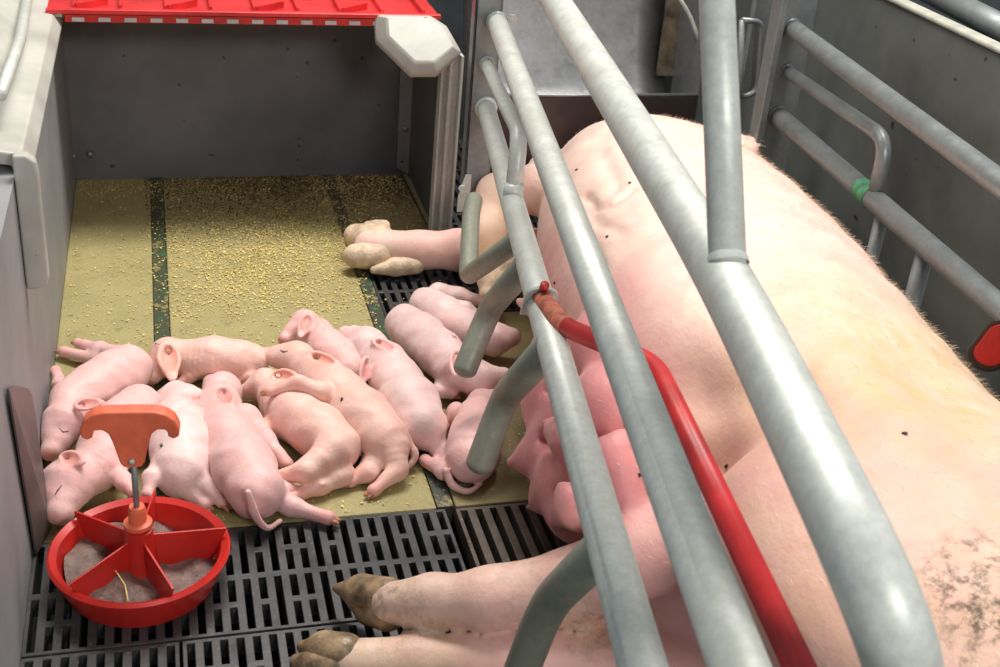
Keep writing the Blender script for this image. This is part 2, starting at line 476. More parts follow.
def slats(label, x0, x1, y0, y1, pitch, rowd, split=True, mat='slat', slotw=0.46, name='slatted_floor_tile', z1=0.0):
    nb = max(1, int(round((x1 - x0) / pitch))); p = (x1 - x0) / nb
    xs = [x0]; typ = [('rib', 0)]
    for i in range(nb):
        c = x0 + p * (i + 0.5); xs += [c - p * slotw / 2, c + p * slotw / 2]; typ += [('slot', i), ('rib', 0)]
    xs.append(x1)
    nr = max(1, int(round((y1 - y0) / rowd))); rd = (y1 - y0) / nr; ys = [y0]; yt = []
    for j in range(nr):
        b = y0 + rd * j; ys += [b + 0.006, b + rd / 2 - 0.006, b + rd / 2 + 0.006, b + rd - 0.006]
        yt += ['bar', 'open', 'mid', 'open']
    ys.append(y1); yt.append('bar')
    # merge the bars between rows
    solid = []
    for t, i in typ:
        col = []
        for q in yt:
            if t == 'rib' or q == 'bar': col.append(True)
            elif q == 'mid': col.append(split and i % 5 not in (0, 3))
            else: col.append(False)
        solid.append(col)
    o = cell_plate(name, xs, ys, solid, mat, z1=z1)
    return tag(o, label, 'floor tile')
slats('black slotted plastic floor tile under the red feeding pan', -0.21, 0.394, 1.29, 1.521, 0.0216, 0.115)
slats('black slotted floor tile at the bottom left corner beside the grey wall', -0.21, -0.014, 0.94, 1.286, 0.0216, 0.115)
slats('black slotted floor tile below the lower hind trotter of the sow', -0.010, 0.394, 0.94, 1.286, 0.0216, 0.115)
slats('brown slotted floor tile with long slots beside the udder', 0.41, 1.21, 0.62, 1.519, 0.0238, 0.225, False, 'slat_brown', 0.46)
slats('black slotted floor tile beneath the sow foreleg', 0.41, 1.45, 2.17, 2.50, 0.0216, 0.11)
structure(MB().box((0.41, 2.505, -0.03), (0.60, 2.95, -0.001)).build('floor', 'mat_brown'))
slats('black slotted floor tile in the dark behind the sow, under the feed trough', 0.62, 1.45, 2.505, 3.2, 0.0216, 0.116)
def matplate(label, x0, x1, y0, y1, mat, name='floor_mat', cat='floor mat', z0=-0.03, z1=0.0, bev=0.003):
    o = MB().box((x0, y0, z0), (x1, y1, z1)).build(name, mat, origin=np.array([x0, y0, z1]))
    md = o.modifiers.new('bevel', 'BEVEL'); md.width = bev; md.segments = 2
    return tag(o, label, cat)
MAT['dark_green_strip'] = strip_mat('dark_joint', (0.27, 0.22, 0.08, 1), (0.05, 0.06, 0.03, 1), (0.03, 0.12, 0.045, 1))
MAT['green_strip'] = strip_mat('green_joint', (0.30, 0.25, 0.09, 1), (0.045, 0.05, 0.035, 1), (0.02, 0.20, 0.07, 1))
matplate('narrow olive yellow floor mat along the left grey wall', -0.21, -0.037, 1.525, 2.95, 'mat')
matplate('wide yellow floor mat in the middle, scattered with meal', -0.007, 0.382, 1.525, 2.95, 'mat')
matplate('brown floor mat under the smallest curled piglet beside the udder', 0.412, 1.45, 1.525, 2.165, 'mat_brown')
matplate('green joining strip between the two yellow floor mats', -0.036, -0.008, 1.525, 2.95, 'dark_green_strip', 'joint_strip', 'strip', z1=0.001, bev=0.001)
matplate('green and black joining strip right of the wide yellow mat', 0.383, 0.409, 1.525, 2.95, 'green_strip', 'joint_strip', 'strip', z1=0.001, bev=0.001)

# nest walls
structure(MB().box((-0.24, 0.3, -0.42), (-0.21, 3.2, 0.46)).build('wall_left', 'wall'))
bw = structure(MB().box((-0.21, 2.95, -0.03), (0.62, 2.97, 0.47)).build('wall_nest_back', 'backwall'))
structure(MB().box((1.55, 0.2, -0.03), (1.57, 3.3, 0.585)).build('wall_right', 'steel_panel'))
# pale lip on the right wall
structure(MB().box((1.542, 0.2, 0.587), (1.574, 3.3, 0.600)).build('trim_1', 'cream', bevel=0.006))

# cap over the left wall with its rounded end flap
cap = thing('wall_cap', (-0.26, 2.4, 0.46), 'dusty white plastic cap running along the top of the left wall', 'wall cap')
prof = [(-0.205, 0.425), (-0.196, 0.425), (-0.186, 0.462), (-0.20, 0.488), (-0.25, 0.496), (-0.285, 0.52), (-0.34, 0.53), (-0.40, 0.52), (-0.42, 0.40), (-0.41, 0.40), (-0.385, 0.50), (-0.33, 0.51), (-0.28, 0.50), (-0.25, 0.475), (-0.215, 0.47)]
ms = MB(); ms.prism([(x, 1.80, z) for x, z in prof], (0, 1.16, 0)); ms.build('top_profile', 'white_pl', cap, bevel=0.003, autos=True)
def atx(px, py, x): r = ray(px, py); return np.array([0, 0, CAMH]) + r * (x / r[0])
fl = [(x, 1.765, z) for x, z in ((-.209, .498), (-.190, .498), (-.178, .488), (-.176, .47), (-.176, .305), (-.180, .292), (-.192, .287), (-.209, .287))]
ms = MB(); ms.prism(fl, (0, .022, 0)); ms.build('end_flap', 'white_pl', cap, bevel=0.004)
ms = MB(); ms.box((-0.62, 0.3, -0.4), (-0.243, 1.74, 0.43)); structure(ms.build('wall_left_outer', 'wall', bevel=0.01))

# brown steel plate leaning on the left wall
q = [atx(9, 389, -.2035), atx(32, 391, -.2005), at(52, 528, 0.0), at(37, 556, 0.0)]
q[2] = q[2] + [0, 0, .001]; q[3] = q[3] + [0, 0, .001]
ms = MB(); ms.prism([q[0], q[0] * .75 + q[1] * .25 + [0, 0, .006], q[1] * .85 + q[0] * .15 + [0, 0, .004], q[1] * .97 + q[2] * .03, q[2], q[3]], (-0.003, 0.0, 0))
tag(ms.build('steel_plate', 'plate', origin=q[3], bevel=0.001), 'dull brown steel plate leaning against the left grey wall behind the feeding pan', 'metal plate')

# wall bolts
for px, py in ((90, 154), (73, 156)):
    p = aty(px, py, 2.948); o = MB().lathe([(0, 0.0), (0.007, 0.0), (0.008, 0.003), (0.006, 0.007), (0, 0.008)], (0, 0, 0), 16).build('bolt', 'galv_dark', smooth=True)
    o.rotation_euler = (math.pi / 2, 0, 0); o.location = tuple(p)
    tag(o, 'small round bolt head on the nest back wall, %s' % ('the right one of the pair' if px == 90 else 'the one nearest the left corner'), 'bolt')

# partition to the right of the nest
pt = thing('nest_partition', (0.61, 2.75, 0), 'grey partition panel with a steel channel edge closing the right of the nest', 'partition')
MB().box((0.603, 2.53, 0.0), (0.613, 2.948, 0.42)).build('panel', 'backwall', pt)
ms = MB()
y0 = 2.50
poly = [(0.566, y0), (0.566, y0 + .03), (0.571, y0 + .03), (0.571, y0 + .008), (0.577, y0 + .008), (0.578, y0 + .018), (0.592, y0 + .018), (0.595, y0 + .008), (0.610, y0 + .008), (0.610, y0 + .04), (0.618, y0 + .04), (0.618, y0)]
poly = [(.570, y0), (.574, y0), (.576, y0 + .014), (.586, y0 + .014), (.588, y0 + .001), (.595, y0 + .001), (.597, y0 + .016), (.610, y0 + .016), (.612, y0), (.617, y0), (.617, y0 + .03), (.570, y0 + .03)]
ms.prism([(x, y, 0.0) for x, y in poly], (0.004, 0, 0.435)); ms.build('channel_edge', 'galv', pt)
ms = MB(); ms.prism([(0.572, 2.946, 0.02), (0.603, 2.946, 0.0), (0.603, 2.946, 0.40), (0.572, 2.946, 0.40)], (0, -0.003, 0)); ms.build('corner_bracket', 'wall', pt)
p = aty(405, 131, 2.94); MB().lathe([(0, 0.0), (0.008, 0.001), (0.006, 0.008), (0, 0.01)], p, 12).build('bracket_bolt', 'galv_dark', pt, smooth=True)
# white cover over the corner
cv = [aty(374, 14, 2.60), aty(430, 15, 2.60), aty(447, 26, 2.58), aty(462, 52, 2.50), aty(437, 74, 2.48), aty(411, 74, 2.50), aty(376, 40, 2.58)]
cvt = MB(); n = len(cv)
c1 = np.mean(cv, axis=0) + np.array([0, -0.02, 0.025])
V = [p for p in cv] + [c1 * .25 + p * .75 + np.array([0, -.008, .006]) for p in cv] + [p + np.array([0, 0.012, -0.012]) for p in cv]
F = [tuple(range(n, 2 * n))] + [(i, (i + 1) % n, n + (i + 1) % n, n + i) for i in range(n)] + [(i, 2 * n + i, 2 * n + (i + 1) % n, (i + 1) % n) for i in range(n)] + [tuple(range(2 * n, 3 * n))]
cvt.add(V, F); o = cvt.build('corner_cover', 'white_pl', origin=cv[4], bevel=0.004, autos=True)
tag(o, 'white angled plastic cover on top of the nest corner under the red lid', 'plastic cover')

# red lid over the nest
lid = thing('nest_lid', (0.2, 2.62, 0.47), 'red plastic nest lid with ribs and a grey dashed front edge', 'lid')
lz = aty(250, 14, 2.60)[2]; la = aty(46, 13, 2.60)[0]; lb = aty(441, 8, 2.60)[0]
ms = MB(); ms.box((la, 2.60, lz - .006), (lb, 3.20, lz)); ms.box((la, 2.592, lz - 0.004), (lb, 2.606, lz + .006)); ms.build('lid_panel', 'lid_red', lid, bevel=0.002)
ms = MB()
for i in range(9):
    x = la + (lb - la) * (i + 0.6) / 9
    ms.box((x - .003, 2.606, lz), (x + .003, 3.2, lz + .012))
    if i % 2 == 0 and i < 8:
        ms.prism([(x, 2.61, lz), (x + .06, 2.66, lz), (x + .064, 2.655, lz), (x + .005, 2.606, lz)], (0, 0, .014))
ms.build('rib', 'lid_red', lid)
ms = MB(); ms.box((la + .035, 2.596, lz - .0205), (lb - .1, 2.601, lz - .006)); ms.build('edge_rail', 'red_plastic', lid)
k = 0; x = la + 0.048
while x < lb - 0.12:
    MB().box((x, 2.5935, lz - .0185), (x + .0235, 2.5965, lz - .0105)).build('edge_mark', 'lid_grey', lid); x += .0505
ms = MB(); ms.prism([(la - .02, 2.60, lz - .012), (la + .03, 2.60, lz - .012), (la + .03, 2.60, lz - .003), (la - .02, 2.60, lz - .003)], (0, .05, 0)); ms.build('end_clip', 'cream', lid)
ms = MB(); ms.box((-1.1, 1.9, 0.47), (-0.46, 3.2, 0.49)); tag(ms.build('neighbour_lid', 'lid_red', origin=np.array([-.8, 2.5, .47]), bevel=0.004), 'red plastic lid of the next nest, at the top left corner', 'lid')
# pipe on the far left
tp = fillet([aty(0, 95, 1.9) , aty(20, 40, 2.3), aty(32, -30, 2.9)], .05)
tag(MB().tube(tp, 0.010, 14).build('rail_pipe', 'galv', smooth=True, origin=tp[0]), 'thin pale pipe beyond the left wall cap at the top left', 'pipe')

# ------------------------------------------------------------------ feeder and things beyond the head
fd = thing('feed_trough', (1.0, 2.75, 0.0), 'stainless steel feed trough with a bright lip beyond the shoulder of the sow', 'trough')
lip = aty(600, 95, 2.74)[2]
xa, xb = 0.70, aty(697, 95, 2.74)[0]
pr = [(2.745, lip), (2.752, lip - .05), (2.79, lip - .085), (2.85, lip - .08), (2.90, lip - .03), (2.93, lip + .03), (2.96, lip + .14), (2.98, lip + .26), (3.0, lip + .5)]
def extr(prof, xa, xb, th=0.003, nx=1):
    m = MB(); n = len(prof); V = []
    for j in range(nx + 1):
        x = xa + (xb - xa) * j / nx
        for y, z in prof: V.append((x, y, z))
    F = [(j * n + i, j * n + i + 1, (j + 1) * n + i + 1, (j + 1) * n + i) for j in range(nx) for i in range(n - 1)]
    m.add(V, F); return m
o = extr(pr, xa, xb).build('hopper_back', 'steel', fd, smooth=True); md = o.modifiers.new('s', 'SOLIDIFY'); md.thickness = .002
o.modifiers.new('sub', 'SUBSURF').render_levels = 1
ms = MB(); ms.box((xa, 2.732, 0.03), (xb, 2.738, lip - .004)); ms.build('front_panel', 'trough_dark', fd)  # steel front; the dark it reflects is put into its colour
ms = MB(); ms.tube([(xa, 2.738, lip), (xb, 2.738, lip)], 0.005, 12); ms.build('front_lip', 'steel', fd, smooth=True)
p1 = aty(650, 90, 2.93); ms = MB(); ms.prism([(p1[0], 2.90, lip), (p1[0] + .05, 2.90, lip), (p1[0] + .075, 2.955, lip + .5), (p1[0] + .03, 2.955, lip + .5)], (0, .01, 0)); ms.build('dirty_seam', simple('seam_dirt', (0.085, 0.065, 0.04, 1), 0.6, 0.2, 0.6, 25, 0.6), fd)
ms = MB(); ms.box((xb, 2.735, 0.03), (xb + .004, 3.0, lip + .4)); ms.build('side_panel', 'steel', fd)
pp = [aty(668, -20, 2.80), aty(690, 15, 2.80), aty(706, 60, 2.78)]
ms = MB(); ms.tube(fillet(pp, .03), 0.005, 12); dr = tag(ms.build('drinker_pipe', 'galv', smooth=True, origin=pp[0]), 'thin curved drinker pipe over the feed trough, beside the pale upright pipe', 'pipe')

# ------------------------------------------------------------------ crate, left side
R_P = 0.0195
def rail(ax, az, bx, bz, r, name='rail'): pass
post_y = 2.30
crateL = thing('crate_side', (0.6, post_y, 0), 'left side of the farrowing crate, galvanised rails with bent prongs over the piglets', 'crate side')
pa = aty(478, -40, post_y); 
px_c = aty(480, 110, post_y)[0]
ms = MB(); ms.box((px_c - .022, post_y, 0.155), (px_c + .030, post_y + .008, 0.68)); ms.box((px_c - .022, post_y, 0.155), (px_c - .017, post_y + .035, 0.68)); ms.box((px_c + .026, post_y, 0.155), (px_c + .031, post_y + .03, 0.68))
ms.build('post', 'galv_dark', crateL, bevel=0.0015)
z3 = aty(480, 106, post_y)[2]; z2 = aty(497, 22, post_y)[2]; zl = aty(487, 64, post_y)[2]
b3a = aty(486, 108, post_y); b3b = at(652, 700, 0.49)
b2a = np.array([aty(497, 22, post_y)[0], post_y, z2]); b2b = at(759, 720, 0.61)
ms = MB(); ms.tube([b3a, b3b], [0.0185, 0.0195], 28); ms.build('lower_rail', 'galv', crateL, smooth=True)
ms = MB(); ms.tube([b2a, b2b], 0.0195, 28); ms.build('upper_rail', 'galv', crateL, smooth=True)
def on_line(a, b, px, py):                     # point of segment a-b whose picture is nearest the pixel
    best = None
    for t in np.linspace(0, 1, 400):
        p = a + (b - a) * t; c = ROT.T @ (p - np.array([0, 0, CAMH])); u = 500 + FPX * c[0] / c[2]; v = 333.5 + FPX * c[1] / c[2]
        d = (u - px) ** 2 + (v - py) ** 2
        if best is None or d < best[0]: best = (d, p)
    return best[1]
jl = on_line(b3a, b3b, 519, 200)
lp = [aty(487, 64, post_y), aty(497, 88, (post_y + jl[1]) / 2 + .13), jl + np.array([0.012, 0.03, aty(521, 140, jl[1])[2] - jl[2]]), jl]
ms = MB(); ms.tube(fillet(lp, .05), 0.0135, 20); ms.build('loop_bar', 'galv', crateL, smooth=True)
ms = MB(); ms.tube([jl + np.array([0, 0, .004]), jl + np.array([0, 0, .030])], 0.0155, 20); ms.build('weld_collar', 'galv', crateL, smooth=True)
for a, r in ((b3a, .024), (b2a, .022), (aty(487, 64, post_y), .0165)):
    ms = MB(); ms.lathe([(r * .7, -.004), (r, 0.0), (r * .95, .004), (r * .7, .008)], (0, 0, 0), 24)
    o = ms.build('weld_ring', 'galv', None, smooth=True); o.rotation_euler = (math.pi / 2, 0, 0); o.parent = crateL; o.location = tuple(a - np.array(crateL.location))
# prongs
def prong(pts, r=0.0165, rad=.05):
    ms = MB(); P = fillet(pts, rad); d = P[-1] - P[-2]; d /= np.linalg.norm(d); e = P[-1]
    A = [math.radians(x) for x in (15, 32, 48, 62, 75, 86)]
    ms.tube(P + [e + d * r * .7 * math.sin(a) for a in A], [r] * len(P) + [r * math.cos(a) for a in A], 24, True)
    return ms.build('prong', 'prong', crateL, smooth=True)
j = on_line(b3a, b3b, 512, 240); prong([j, at(468, 276, .22), at(471, 215, .26), at(474, 200, .27)], .0165, .022)
j = on_line(b3a, b3b, 528, 262); prong([j, at(490, 308, .25), at(465, 369, .17)], .0195)
j = on_line(b3a, b3b, 552, 345); prong([j, at(505, 396, .26), at(480, 464, .17)], .0205)
j = on_line(b3a, b3b, 604, 545); prong([j, at(547, 604, .32), at(518, 680, .20)], .0195)
# foot bracket and bolts
ms = MB(); ms.prism([(px_c - .035, post_y - .004, .20), (px_c - .022, post_y - .004, .25), (px_c - .010, post_y - .004, .25), (px_c - .010, post_y - .004, .17), (px_c - .035, post_y - .004, .17)], (0, -.004, 0)); ms.build('foot_bracket', 'galv', crateL)
for (u, v) in ((462, 188), (512, 18)):
    p = aty(u, v, post_y - .006); ms = MB(); ms.tube([p, p + np.array([0, -.008, 0])], .008, 6); ms.build('bolt', 'galv', crateL)

# top rail (thick), with upright brace
tra = at(521, -55, .66); c1 = at(731, 288, .71); c2 = at(853, 530, .70); pe = at(905, 640, .70)
drop = at(905, 720, .45)
top = thing('top_rail', (float(pe[0]), float(pe[1]), 0.0), 'thick pale galvanised top rail crossing above the sow and bending down at the bottom right', 'rail')
path = fillet([tra, c1, pe, drop], .14, 14)
ms = MB(); ms.tube(path, 0.0245, 36); ms.build('bent_pipe', 'galv', top, smooth=True)
jb = on_line(tra, c1, 729, 284)
br = [jb, aty(717, 0, jb[1] + .17), ]; br.append(br[1] + (br[1] - br[0]) * 1.3)
ms = MB(); ms.tube(br, 0.0162, 28); ms.build('brace', 'galv', top, smooth=True)
d = (br[1] - br[0]); d /= np.linalg.norm(d)
ms = MB(); ms.tube([jb + d * .018, jb + d * .022, jb + d * .026], [.0185, .0178, .0162], 28, False); ms.build('weld_ring', 'galv', top, smooth=True)

# red rod with its clamp plate
cl = on_line(b3a, b3b, 541, 300)
rr = [aty(541, 300, cl[1]) + np.array([0, 0, .004]), at(560, 325, .455), at(655, 364, .51), at(815, 700, .55)]
_tc = np.array([0, 0, CAMH]) - rr[0]; _tc /= np.linalg.norm(_tc); rr[0] = rr[0] + _tc * .026; rr[1] = at(562, 326, .475)
rod = thing('red_rod', tuple(rr[0]), 'red painted steel rod bolted to the lower rail and running to the bottom', 'rod')
ms = MB(); ms.tube(fillet(rr, .035), .0118, 22); ms.build('rod_bar', 'red_rod', rod, smooth=True)
ms = MB(); ms.tube(fillet(rr, .035)[:7], [.0124] * 7, 22); ms.build('worn_end', simple('worn_red', (0.50, 0.14, 0.08, 1), 0.6, 0, 0.45, 45, 0.5), rod, smooth=True)
pc = rr[0]; 
sh = []
for k in range(13):
    a = math.pi * k / 12; sh.append((math.cos(a) * .021, math.sin(a) * .021))
sh = [(.021, -.045)] + sh + [(-.021, -.045)]
e1 = np.array(ROT[:, 0]); nrm = (b3b - b3a) / np.linalg.norm(b3b - b3a)
e1 = np.array([1., -.15, 0]); e1 /= np.linalg.norm(e1); e2 = np.array([.12, -.55, .83]); e2 -= (e2 @ e1) * e1; e2 /= np.linalg.norm(e2)
nn = np.cross(e1, e2)
ms = MB(); ms.prism([pc + a * e1 + b * e2 + nn * -.004 for a, b in sh], nn * .004); ms.build('clamp_plate', 'galv', rod)
ms = MB(); ms.tube([pc + e2 * .022, pc + e2 * .030], .006, 12); ms.build('red_nut', 'red_rod', rod, smooth=True)

# ------------------------------------------------------------------ crate, right side
ry = 2.32
crateR = thing('crate_side', (float(aty(785, 115, ry)[0]), ry, 0), 'right side of the farrowing crate, galvanised rails along the back of the sow', 'crate side')
a1 = aty(792, 28, ry); al = aty(787, 71, ry); a3 = aty(778, 116, ry)
b1 = at(1040, 213, a1[2] + .02); b3 = at(1060, 362, a3[2] + .02)
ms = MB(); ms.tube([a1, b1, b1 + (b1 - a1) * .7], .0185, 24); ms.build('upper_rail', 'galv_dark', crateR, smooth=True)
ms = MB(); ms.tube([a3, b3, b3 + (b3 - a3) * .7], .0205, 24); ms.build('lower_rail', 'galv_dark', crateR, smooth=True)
jr = on_line(a3, b3, 882, 190)
tt = (ry - jr[1]); 
up = jr + np.array([0, 0, aty(880, 140, jr[1])[2] - jr[2]])
ms = MB(); ms.tube(fillet([al, up, jr], .05), .0135, 20); ms.build('loop_bar', 'galv_dark', crateR, smooth=True)
xx = a3[0]
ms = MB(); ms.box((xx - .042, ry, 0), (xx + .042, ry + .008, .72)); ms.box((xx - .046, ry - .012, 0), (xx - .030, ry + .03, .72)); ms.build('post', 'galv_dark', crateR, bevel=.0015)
for a, r in ((a1, .022), (al, .017), (a3, .024)):
    ms = MB(); ms.lathe([(r * .7, -.004), (r, 0.0), (r * .95, .004), (r * .7, .008)], (0, 0, 0), 24)
    o = ms.build('weld_ring', 'galv_dark', None, smooth=True); o.rotation_euler = (math.pi / 2, 0, 0); o.parent = crateR; o.location = tuple(a - np.array(crateR.location))
for (u, v, w) in ((884, 205, .012), (925, 245, .015)):
    j = on_line(a3, b3, u, v)
    ms = MB(); ms.tube([j + np.array([.004, 0, -.01]), np.array([j[0] + .004, j[1], 0.0])], w, 18); ms.build('support_bar', 'galv_dark', crateR, smooth=True)
g = on_line(a3, b3, 863, 196); dd = (b3 - a3) / np.linalg.norm(b3 - a3)
ms = MB(); ms.tube([g - dd * .02, g + dd * .03], .0212, 24, False); ms.build('green_paint_mark', 'green_paint', crateR, smooth=True)
# far bracket between the crate posts
bk = aty(752, 60, 2.55)
ms = MB(); bx = aty(745, 20, 2.6); 
lk = thing('gate_bracket', (float(aty(752, 130, 2.6)[0]), 2.6, 0), 'upright dirty steel gate bracket behind the thin upright pipe', 'bracket')
g0 = aty(744, 125, 2.6); g1 = aty(757, -20, 2.6)
ms.box((g0[0] - .025, 2.6, 0), (g0[0] + .025, 2.62, .75)); ms.build('upright', 'galv_dark', lk, bevel=.003)
P = [aty(742, 20, 2.58), aty(762, 22, 2.58), aty(757, 92, 2.58), aty(740, 98, 2.58)]
ms = MB(); ms.tube(fillet(P + [P[0]], .02), .007, 12); ms.build('strap_loop', 'galv_dark', lk, smooth=True)
# pipe behind the right wall
ms = MB(); P = [np.array([1.66, 3.2, .66]), np.array([1.645, 1.2, .66])]
P = [at(900, -24, .60), at(1060, 58, .60)]
ms.tube(P, .027, 24); tag(ms.build('metal_pipe', 'galv_dark', smooth=True, origin=P[1]), 'thick shiny pipe above the right grey wall at the top right corner', 'pipe')
# red end piece on the right edge
c = at(994, 346, a3[2] + .022)
hd = thing('red_end_piece', tuple(c), 'rounded red plastic piece with a dark rim at the right edge', 'plastic piece')
n3 = np.array([-.45, -.75, .5]); n3 /= np.linalg.norm(n3)
Rr = frame(np.array([.1, -.35, 1.]), n3)
ms = MB()
def stad(cx, w, h, n=10):
    out = []
    for k in range(n + 1): a = math.pi * k / n; out.append((w * math.cos(a), h + w * math.sin(a)))
    for k in range(n + 1): a = math.pi + math.pi * k / n; out.append((w * math.cos(a), -h + w * math.sin(a)))
    return out
ms.prism([c + x * Rr[1] + y * Rr[0] - n3 * .012 for x, y in stad(0, .026, .022)], n3 * .02); ms.build('dark_rim', 'trough_dark', hd, bevel=.004)
ms = MB(); ms.prism([c + x * Rr[1] + y * Rr[0] + n3 * .006 for x, y in stad(0, .020, .018)], n3 * .006); ms.build('red_face', 'red_plastic', hd, bevel=.003)

# ------------------------------------------------------------------ feeding pan
bc = at(140, 551, 0.05); bc = np.array([bc[0], bc[1], 0.0])
pan = thing('feeding_pan', tuple(bc), 'round red piglet feeding pan with five dividers and a turning handle', 'feeding pan')
RR = 0.117
prof = [(0.0, .004), (.088, .004), (.097, .008), (RR - .008, .052), (RR + .001, .057), (RR + .005, .053), (RR + .003, .046), (.10, .001), (0.09, 0.0), (0, 0)]
MB().lathe(prof, bc, 96).build('bowl', 'red_plastic', pan, autos=True)
MB().lathe([(.03, .004), (.026, .02), (.021, .05), (.019, .088), (.015, .09), (0.0, .09)], bc, 32).build('hub', 'red_plastic', pan, autos=True)
MB().lathe([(.0, .126), (.010, .126), (.012, .120), (.012, .102), (.019, .100), (.019, .094), (.012, .092), (.012, .08), (0, .08)], bc, 32).build('collar', 'orange', pan, autos=True)
for (u, v) in ((66, 511), (158, 484), (231, 531), (178, 600), (64, 592)):
    p = at(u, v, .062); dv = np.array([p[0] - bc[0], p[1] - bc[1], 0]); dv /= np.linalg.norm(dv); pn = np.array([-dv[1], dv[0], 0]) * .0016
    z = lambda h: np.array([0, 0, h])
    poly = [bc + dv * .012 + z(.02), bc + dv * .095 + z(.012), bc + dv * (RR - .006) + z(.05), bc + dv * (RR + .001) + z(.069), bc + dv * (RR - .008) + z(.070), bc + dv * .02 + z(.076), bc + dv * .012 + z(.080)]
    MB().prism([q - pn for q in poly], pn * 2).build('divider', 'red_plastic', pan, bevel=.0006)
ms = MB(); ms.tube([bc + [0, 0, .085], bc + [0, 0, .22]], .0042, 14); ms.build('rod', 'galv_dark', pan, smooth=True)
# T handle: outline in the plane facing roughly the viewer
hp = [(0, .170), (.012, .170), (.017, .178), (.024, .210), (.029, .226), (.037, .233), (.047, .2325), (.0505, .228), (.051, .221), (.058, .217), (.0655, .221), (.067, .232), (.061, .248), (.049, .258), (.034, .262), (0, .2625)]
hp2 = [np.array([a, 0, b]) for a, b in hp]; hq = [hp2[0]]
for i in range(1, len(hp2) - 1):
    P3 = fillet([hp2[i - 1] * .5 + hp2[i] * .5 if i > 1 else hp2[0], hp2[i], hp2[i] * .5 + hp2[i + 1] * .5], .02, 4); hq += P3[1:-1]
hq.append(hp2[-1])
hs = [(p[0], p[2]) for p in hq] + [(-p[0], p[2]) for p in hq[::-1][1:-1]]
ha = math.radians(-6); hx = np.array([math.cos(ha), math.sin(ha), 0]); hy = np.array([-math.sin(ha), math.cos(ha), 0])
ms = MB(); ms.prism([bc + hx * (x * .93) + [0, 0, .196 + (z - .170) * .92] - hy * .011 for x, z in hs], hy * .022); ms.build('handle', 'orange', pan, bevel=.003)
p = bc + np.array([0, 0, .207]) - hy * .0115; ms = MB(); ms.tube([p, p - hy * .004], .0038, 14); ms.build('handle_screw', 'galv', pan, smooth=True)
# mash
N = 60; V = []; F = []
for i in range(N):
    for k in range(72):
        r = .1 * i / (N - 1); th = 2 * math.pi * k / 72
        x, y = r * math.cos(th), r * math.sin(th)
        zz = .027 + .005 * math.sin(38 * x + 9) * math.cos(45 * y + 2) + .003 * math.sin(110 * x + 70 * y) + .003 * math.sin(90 * y - 60 * x + 1) - .008 * (x / .1)
        V.append((bc[0] + x, bc[1] + y, zz * min(1, 1.0)))
for i in range(N - 1):
    for k in range(72): k2 = (k + 1) % 72; F.append((i * 72 + k, (i + 1) * 72 + k, (i + 1) * 72 + k2, i * 72 + k2))
o = mesh_obj('wet_feed', V, F, 'mash', smooth=True, origin=bc + [0, 0, .01]); tag(o, 'grey brown wet feed mash lying in the red feeding pan', 'feed', kind='stuff')
ms = MB(); ms.tube([at(115, 570, .045), at(125, 585, .04), at(128, 601, .036)], .0011, 6); tag(ms.build('straw', 'meal', origin=at(115, 570, .045)), 'single yellow straw lying on the wet feed mash', 'straw')

# ------------------------------------------------------------------ loose meal on the mats
def meal(n, sampler, label, name='scattered_meal', mat='meal'):
    V = np.zeros((n * 4, 3)); F = np.arange(n * 4).reshape(-1, 4)
    for i in range(n):
        x, y = sampler(); s = rnd.uniform(.0009, .0032); a = rnd.uniform(0, 6.28); t = rnd.uniform(-.5, .5)
        c, d = math.cos(a), math.sin(a); w = s * rnd.uniform(.35, .9)
        z = .0008 + s * abs(t) + rnd.uniform(0, .002)
        V[i * 4:i * 4 + 4] = [(x + s * c, y + s * d, z + s * t), (x - w * d, y + w * c, z), (x - s * c, y - s * d, z - s * t * .9), (x + w * d, y - w * c, z + .0004)]
    o = mesh_obj(name, V, F, mat, origin=np.array([.2, 2.4, 0])); return tag(o, label, 'meal', kind='stuff')
def sm():
    while True:
        x = rnd.uniform(-.2, .58); y = rnd.uniform(1.53, 2.93)
        w = math.exp(-((x - .22) / .17) ** 2 - ((y - 2.5) / .22) ** 2) + .8 * math.exp(-((y - 2.9) / .08) ** 2) + .05 + (.25 if y > 2.2 and x > 0 else 0)
        w *= .45 + .55 * (math.sin(x * 41 + 2 * math.sin(y * 23)) * math.sin(y * 37 + 2 * math.sin(x * 29)) > -.15)
        if x > .40 and y < 2.4: w = 0.02
        if rnd.random() < w: return x, y
meal(17000, sm, 'yellow meal crumbs scattered over the floor mats of the nest')
# dark litter at the back
meal(14000, lambda: (min(.585, abs(rnd.gauss(.45, .25))) if rnd.random() < .6 else rnd.uniform(-.05, .585), 2.94 - min(abs(rnd.gauss(0, .13)), .4)), 'dark brown litter flakes on the nest floor along the back wall', 'litter_flakes', simple('litter', (0.075, 0.05, 0.02, 1), .9))

